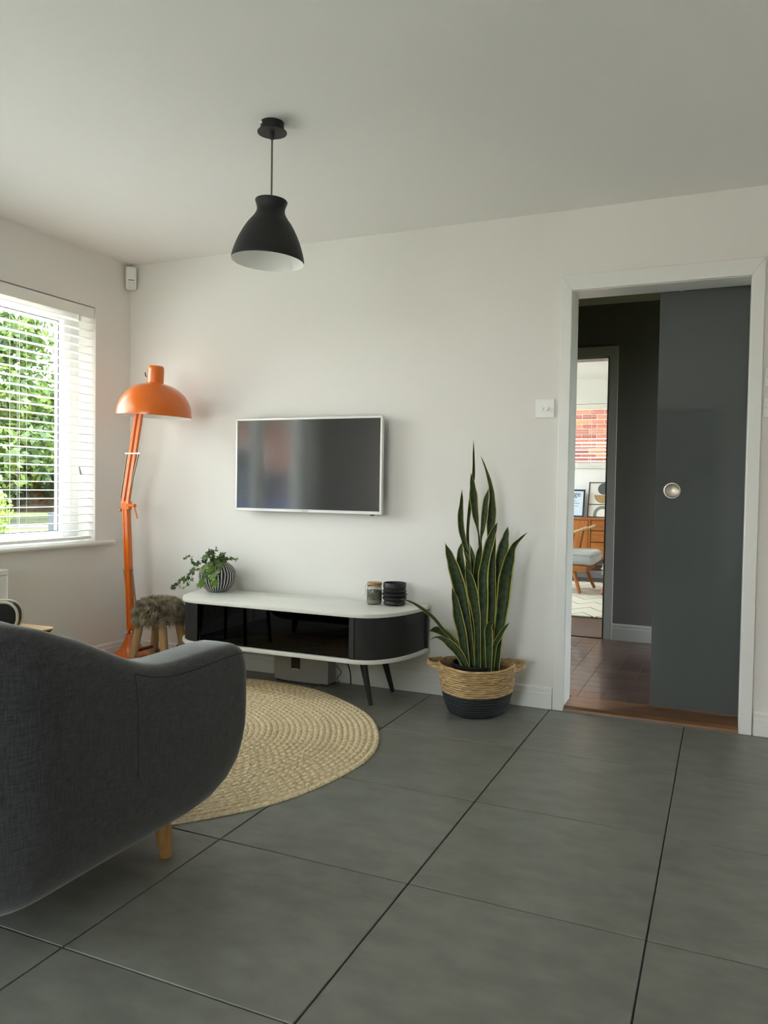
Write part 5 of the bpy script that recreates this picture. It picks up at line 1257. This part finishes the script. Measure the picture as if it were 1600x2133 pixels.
vs = [BA + bdir * u + bth * s_ * BGT / 2 + Vector((0, 0, z)) for s_ in (1, -1) for u, z in rr]; n = len(rr)
autosmooth(mk('bag_body', vs, [list(range(n)), list(range(n, 2 * n))[::-1]] + [(i, i + n, (i + 1) % n + n, (i + 1) % n) for i in range(n)], M_NAVY, bg), 40)
for s_ in (1, -1):
    tube('piping', [BA + bdir * u + bth * s_ * BGT / 2 + Vector((0, 0, z)) for u, z in rr + rr[:1]], 0.006, M_CREAM, bg, 8)

# ================================================================== outdoors
M_GRASS = mat('lawn', srgb(72, 78, 40), 0.95, var=0.25, vscale=1.2, bump=0.5, bscale=8)
gnd = tag(box('ground', -60, 40, -45, 55, -0.5, -0.15, M_GRASS), kind='structure')
tag(box('bounce_drive', -7.5, -0.3, -11.9, 5.5, -0.3, -0.12, mat('pale_bounce_paving', srgb(190, 184, 172), 0.9, var=0.08, vscale=1.5)), kind='structure')  # unseen pale paving added to bounce daylight up to the ceiling
tag(box('bounce_patio', -0.3, 8.0, -11.9, RY0 - 0.2, -0.3, -0.12, MATS['pale_bounce_paving']), kind='structure')  # the added bounce paving carried on behind the house, out of view
vd = Vector((-0.765, 0.644, 0)); vp = Vector((0.644, 0.765, 0))
def strip(name, d0, d1, z, m, label=None):
    c = Vector((3.41, -3.8, 0)); vs = []
    for d, s in ((d0, -1), (d0, 1), (d1, 1), (d1, -1)): vs.append(c + vd * d + vp * s * 14 + Vector((0, 0, z)))
    vs2 = [v - Vector((0, 0, 0.12)) for v in vs]
    return tag(mk(name, vs + vs2, [(0, 1, 2, 3), (7, 6, 5, 4), (0, 4, 5, 1), (1, 5, 6, 2), (2, 6, 7, 3), (3, 7, 4, 0)], m), kind='structure')
strip('pavement', 15.0, 21.0, -0.13, mat('pale_pavement', srgb(122, 114, 98), 0.9, var=0.12, vscale=2))
strip('road', 22.5, 24.5, -0.135, mat('pale_tarmac', srgb(92, 90, 84), 0.9, var=0.1, vscale=1))
bp_ = CAMP + ray(111, 1100) * (18.6 / ray(111, 1100).xy.length)
bo = thing('bollard', 'square grey bollard post by the pavement outside the window', 'post', (bp_.x, bp_.y, -0.13))
box('post_body', bp_.x - 0.075, bp_.x + 0.075, bp_.y - 0.075, bp_.y + 0.075, -0.13, 0.37, mat('grey_post', srgb(56, 62, 70), 0.6), bo, 0.01, 2)
box('post_cap', bp_.x - 0.085, bp_.x + 0.085, bp_.y - 0.085, bp_.y + 0.085, 0.37, 0.40, MATS['grey_post'], bo, 0.01, 2)

def leafmat2(name, c1, c2, c3):
    m = bpy.data.materials.new(name); m.use_nodes = True; t = m.node_tree; b = t.nodes['Principled BSDF']; b.inputs['Roughness'].default_value = 0.5
    co = nd(t, 'ShaderNodeTexCoord'); nz = nd(t, 'ShaderNodeTexNoise'); nz.inputs['Scale'].default_value = 1.3; nz.inputs['Detail'].default_value = 4; t.links.new(co.outputs['Object'], nz.inputs['Vector'])
    rp = nd(t, 'ShaderNodeValToRGB'); rp.color_ramp.elements[0].position = 0.32; rp.color_ramp.elements[0].color = c1; rp.color_ramp.elements[1].position = 0.68; rp.color_ramp.elements[1].color = c3
    e = rp.color_ramp.elements.new(0.5); e.color = c2; t.links.new(nz.outputs['Fac'], rp.inputs[0]); t.links.new(rp.outputs[0], b.inputs['Base Color'])
    tl = nd(t, 'ShaderNodeBsdfTranslucent'); t.links.new(rp.outputs[0], tl.inputs['Color']); mx = nd(t, 'ShaderNodeMixShader'); mx.inputs[0].default_value = 0.3
    out = t.nodes['Material Output']; t.links.new(b.outputs[0], mx.inputs[1]); t.links.new(tl.outputs[0], mx.inputs[2]); t.links.new(mx.outputs[0], out.inputs[0]); return m
M_TREE = leafmat2('tree_foliage', srgb(38, 58, 26), srgb(70, 96, 38), srgb(124, 144, 60))
M_BUSH = leafmat2('bush_foliage', srgb(84, 110, 36), srgb(116, 136, 54), srgb(150, 160, 76))
M_BARK2 = mat('tree_bark', srgb(88, 74, 58), 0.95, var=0.3, vscale=6, bump=1, bscale=20)
def foliage(name, blobs, count, size, m, par, seed):
    rg = random.Random(seed); vs, fs = [], []
    tot = sum(b[1].x * b[1].z for b in blobs)
    for c, r in blobs:
        for q in range(int(count * r.x * r.z / tot)):
            d = Vector((rg.gauss(0, 1), rg.gauss(0, 1), rg.gauss(0, 1))).normalized(); k = rg.uniform(0.3, 1.04) if name == 'crown' else rg.uniform(0.72, 1.04)
            p = c + Vector((d.x * r.x, d.y * r.y, d.z * r.z)) * k
            n = (d + Vector((rg.gauss(0, .7), rg.gauss(0, .7), rg.gauss(0, .7)))).normalized(); u = n.orthogonal().normalized(); u = Matrix.Rotation(rg.uniform(0, 6.28), 3, n) @ u; v = n.cross(u)
            s = size * rg.uniform(0.6, 1.35); i = len(vs); vs += [p - u * s, p - v * s * 0.5, p + u * s, p + v * s * 0.5]; fs.append((i, i + 1, i + 2, i + 3))
    return tag(mk(name, vs, fs, m, par), kind='stuff')
random.seed(5)
def tree(pos, h, rad, seed, label):
    o = thing('tree', label, 'tree', pos, 'trees beyond the road'); rg = random.Random(seed); p = Vector(pos)
    tube('trunk', spline([p, p + Vector((0.1, 0.05, h * 0.25)), p + Vector((0, 0.1, h * 0.6))], 4), [0.22] * 4 + [0.17] * 4 + [0.1], M_BARK2, o, 10)
    bl_ = []
    for k in range(34):
        a = rg.uniform(0, 6.28); zz = rg.uniform(0.08, 0.95); rr_ = rad * math.sqrt(rg.random()) * (1.0 - 0.45 * max(0, zz - 0.5) * 2)
        b_ = rad * rg.uniform(0.28, 0.46); bl_.append((p + Vector((rr_ * math.cos(a), rr_ * math.sin(a), max(b_ * 0.75, zz * h))), Vector((b_, b_, b_ * 0.8))))
    foliage('crown', bl_, 36000, 0.13, M_TREE, o, seed)
base = Vector((3.41, -3.8, -0.15))
for k, (dd, ss, h, r, lab) in enumerate(((26.5, -2.4, 9.0, 3.7, 'tall leafy green tree beyond the road, filling the window pane'), (28.5, 6.8, 9.0, 3.5, 'leafy green tree beyond the road, next to the window sash'), (28.0, -10.0, 9.0, 3.6, 'broad green tree beyond the road, past the light bush'), (29.5, 15.0, 8.0, 3.4, 'green tree beyond the road, hidden behind the window frame'))):
    tree(tuple(base + vd * dd + vp * ss), h, r, 40 + k, lab)
hc = base + vd * 35.5
hg = thing('hedge', 'long dense dark green hedge behind the trees across the road', 'hedge', tuple(hc))
M_HEDGE = leafmat2('hedge_foliage', srgb(28, 46, 22), srgb(50, 72, 32), srgb(78, 98, 44))
foliage('hedge_leaves', [(hc + vp * (k * 1.5 - 15) + Vector((0, 0, 1.25 + 0.5 * (k % 2) + zz)), Vector((1.25, 1.25, 1.45))) for k in range(21) for zz in (0, 1.9)], 42000, 0.17, M_HEDGE, hg, 91)
vs = [hc + vp * s_ + vd * t_ + Vector((0, 0, z_)) for s_ in (-15.5, 15.5) for t_, z_ in ((-0.5, 0), (0.5, 0), (0.4, 3.6), (-0.4, 3.6))]
mk('hedge_twigs', vs, [(0, 1, 2, 3), (7, 6, 5, 4), (0, 4, 5, 1), (1, 5, 6, 2), (2, 6, 7, 3), (3, 7, 4, 0)], M_BARK2, hg)
bs = Vector((-3.84, 1.58, -0.15))
bu = thing('bush', 'bright yellow green bush close outside the left window', 'bush', bs)
for k in range(5): tube('branch', [bs, bs + Vector((math.cos(k * 1.3) * 0.25, math.sin(k * 1.3) * 0.25, 0.7))], [0.02, 0.01], M_BARK2, bu, 6)
foliage('leaves', [(bs + Vector((math.cos(k * 2.1) * 0.32, math.sin(k * 2.1) * 0.32, 0.25 + 0.115 * k)), Vector((0.42, 0.42, 0.32))) for k in range(8)], 9000, 0.035, M_BUSH, bu, 77)

# brick house and parked car that the television screen reflects
hs = thing('house', 'red brick house across the drive, mirrored in the television screen', 'house', (-9, -16, -0.15))
def brickmat():
    m = bpy.data.materials.new('brick_courses'); m.use_nodes = True; t = m.node_tree; b = t.nodes['Principled BSDF']; b.inputs['Roughness'].default_value = 0.9
    co = nd(t, 'ShaderNodeTexCoord'); mp = nd(t, 'ShaderNodeMapping'); mp.inputs['Rotation'].default_value = (PI / 2, 0, 0); t.links.new(co.outputs['Object'], mp.inputs[0])
    bk_ = nd(t, 'ShaderNodeTexBrick'); bk_.inputs['Scale'].default_value = 1.0; bk_.inputs['Brick Width'].default_value = 0.225; bk_.inputs['Row Height'].default_value = 0.075; bk_.inputs['Mortar Size'].default_value = 0.006
    bk_.inputs['Color1'].default_value = srgb(140, 78, 62); bk_.inputs['Color2'].default_value = srgb(160, 92, 70); bk_.inputs['Mortar'].default_value = srgb(180, 168, 150)
    t.links.new(mp.outputs[0], bk_.inputs['Vector']); t.links.new(bk_.outputs[0], b.inputs['Base Color']); return m
box('house_wall', -16, -1.2, -16.5, -12.2, -0.15, 2.75, brickmat(), hs)
box('fascia', -16.3, -0.9, -12.22, -11.95, 2.75, 2.95, M_UPVC, hs)
mk('roof', [(-16.3, -11.9, 2.95), (-0.9, -11.9, 2.95), (-0.9, -16.8, 2.95), (-16.3, -16.8, 2.95), (-16.3, -14.3, 4.4), (-0.9, -14.3, 4.4)], [(0, 1, 5, 4), (2, 3, 4, 5), (1, 2, 5), (3, 0, 4), (3, 2, 1, 0)], mat('roof_tiles', srgb(110, 90, 80), 0.9), hs)
hw = box('house_window', -8.0, -6.6, -12.22, -12.17, 0.9, 2.1, M_UPVC, hs)
box('house_pane', -7.92, -6.68, -12.169, -12.165, 0.98, 2.02, mat('dark_window_pane', (0.05, 0.06, 0.07, 1), 0.1), hw)
CB = Vector((-4.6, -8.6, -0.15))
car = thing('car', 'blue parked car seen only in the television reflection', 'car', CB)
M_CARB = mat('blue_car_paint', srgb(40, 62, 110), 0.25, coat=0.8)
M_CARG = mat('car_glass', (0.03, 0.04, 0.05, 1), 0.08)
sec = [(1.00, .28, .62, .30), (1.02, .22, .92, .86), (.9, .20, .98, .88), (.2, .20, 1.0, .88), (-.9, .20, 1.0, .88), (-2.2, .20, .95, .87), (-2.95, .22, .82, .82), (-3.15, .3, .62, .62)]
vs, fs = [], []
for (yy, zl, zh, hw_) in [(1.05, .34, .74, .72), (0.98, .22, .98, .84)] + sec[2:]:
    for (u, z) in ((-hw_, zl), (hw_, zl), (hw_ + 0.02, (zl + zh) / 2), (hw_ - 0.05, zh), (-hw_ + 0.05, zh), (-hw_ - 0.02, (zl + zh) / 2)): vs.append(CB + Vector((u, yy, z)))
ns = 8
for i in range(ns - 1):
    for k in range(6): fs.append((i * 6 + k, i * 6 + (k + 1) % 6, i * 6 + 6 + (k + 1) % 6, i * 6 + 6 + k))
fs += [list(range(6)), list(range((ns - 1) * 6, ns * 6))[::-1]]
autosmooth(mk('body', vs, fs, M_CARB, car), 30)
cab = [(0.92, .98, .74), (0.45, 1.45, .60), (-0.9, 1.47, .60), (-1.75, .98, .76)]
vs = [];
for (yy, zz, hw_) in cab: vs += [CB + Vector((-hw_, yy, zz)), CB + Vector((hw_, yy, zz))]
vs += [CB + Vector((-.76, -1.75, .97)), CB + Vector((.76, -1.75, .97)), CB + Vector((.74, .92, .97)), CB + Vector((-.74, .92, .97))]
autosmooth(mk('cabin_glass', vs, [(0, 1, 3, 2), (2, 3, 5, 4), (4, 5, 7, 6), (0, 2, 4, 6), (7, 5, 3, 1)], M_CARG, car), 30)
box('roof_panel', CB.x - .58, CB.x + .58, CB.y - .85, CB.y + .42, CB.z + 1.455, CB.z + 1.485, M_CARB, car, 0.01, 1)
for sx2 in (-1, 1):
    box('tail_light', CB.x + sx2 * .70 - .12, CB.x + sx2 * .70 + .12, CB.y + 1.0, CB.y + 1.06, CB.z + .66, CB.z + .86, mat('red_lens', srgb(170, 20, 20), 0.2), car, 0.02, 1)
    for yy in (0.35, -2.25):
        whl = tube('wheel', [CB + Vector((sx2 * .70, yy, .31)), CB + Vector((sx2 * .72, yy, .31)), CB + Vector((sx2 * .88, yy, .31)), CB + Vector((sx2 * .90, yy, .31))], [.28, .31, .31, .27], M_BLACK, car, 24)
        tube('hub_cap', [CB + Vector((sx2 * .895, yy, .31)), CB + Vector((sx2 * .91, yy, .31))], [.19, .17], M_STEEL, whl, 20)
box('number_plate', CB.x - .26, CB.x + .26, CB.y + 1.04, CB.y + 1.07, CB.z + .50, CB.z + .61, mat('yellow_plate', srgb(220, 180, 40), 0.4), car)
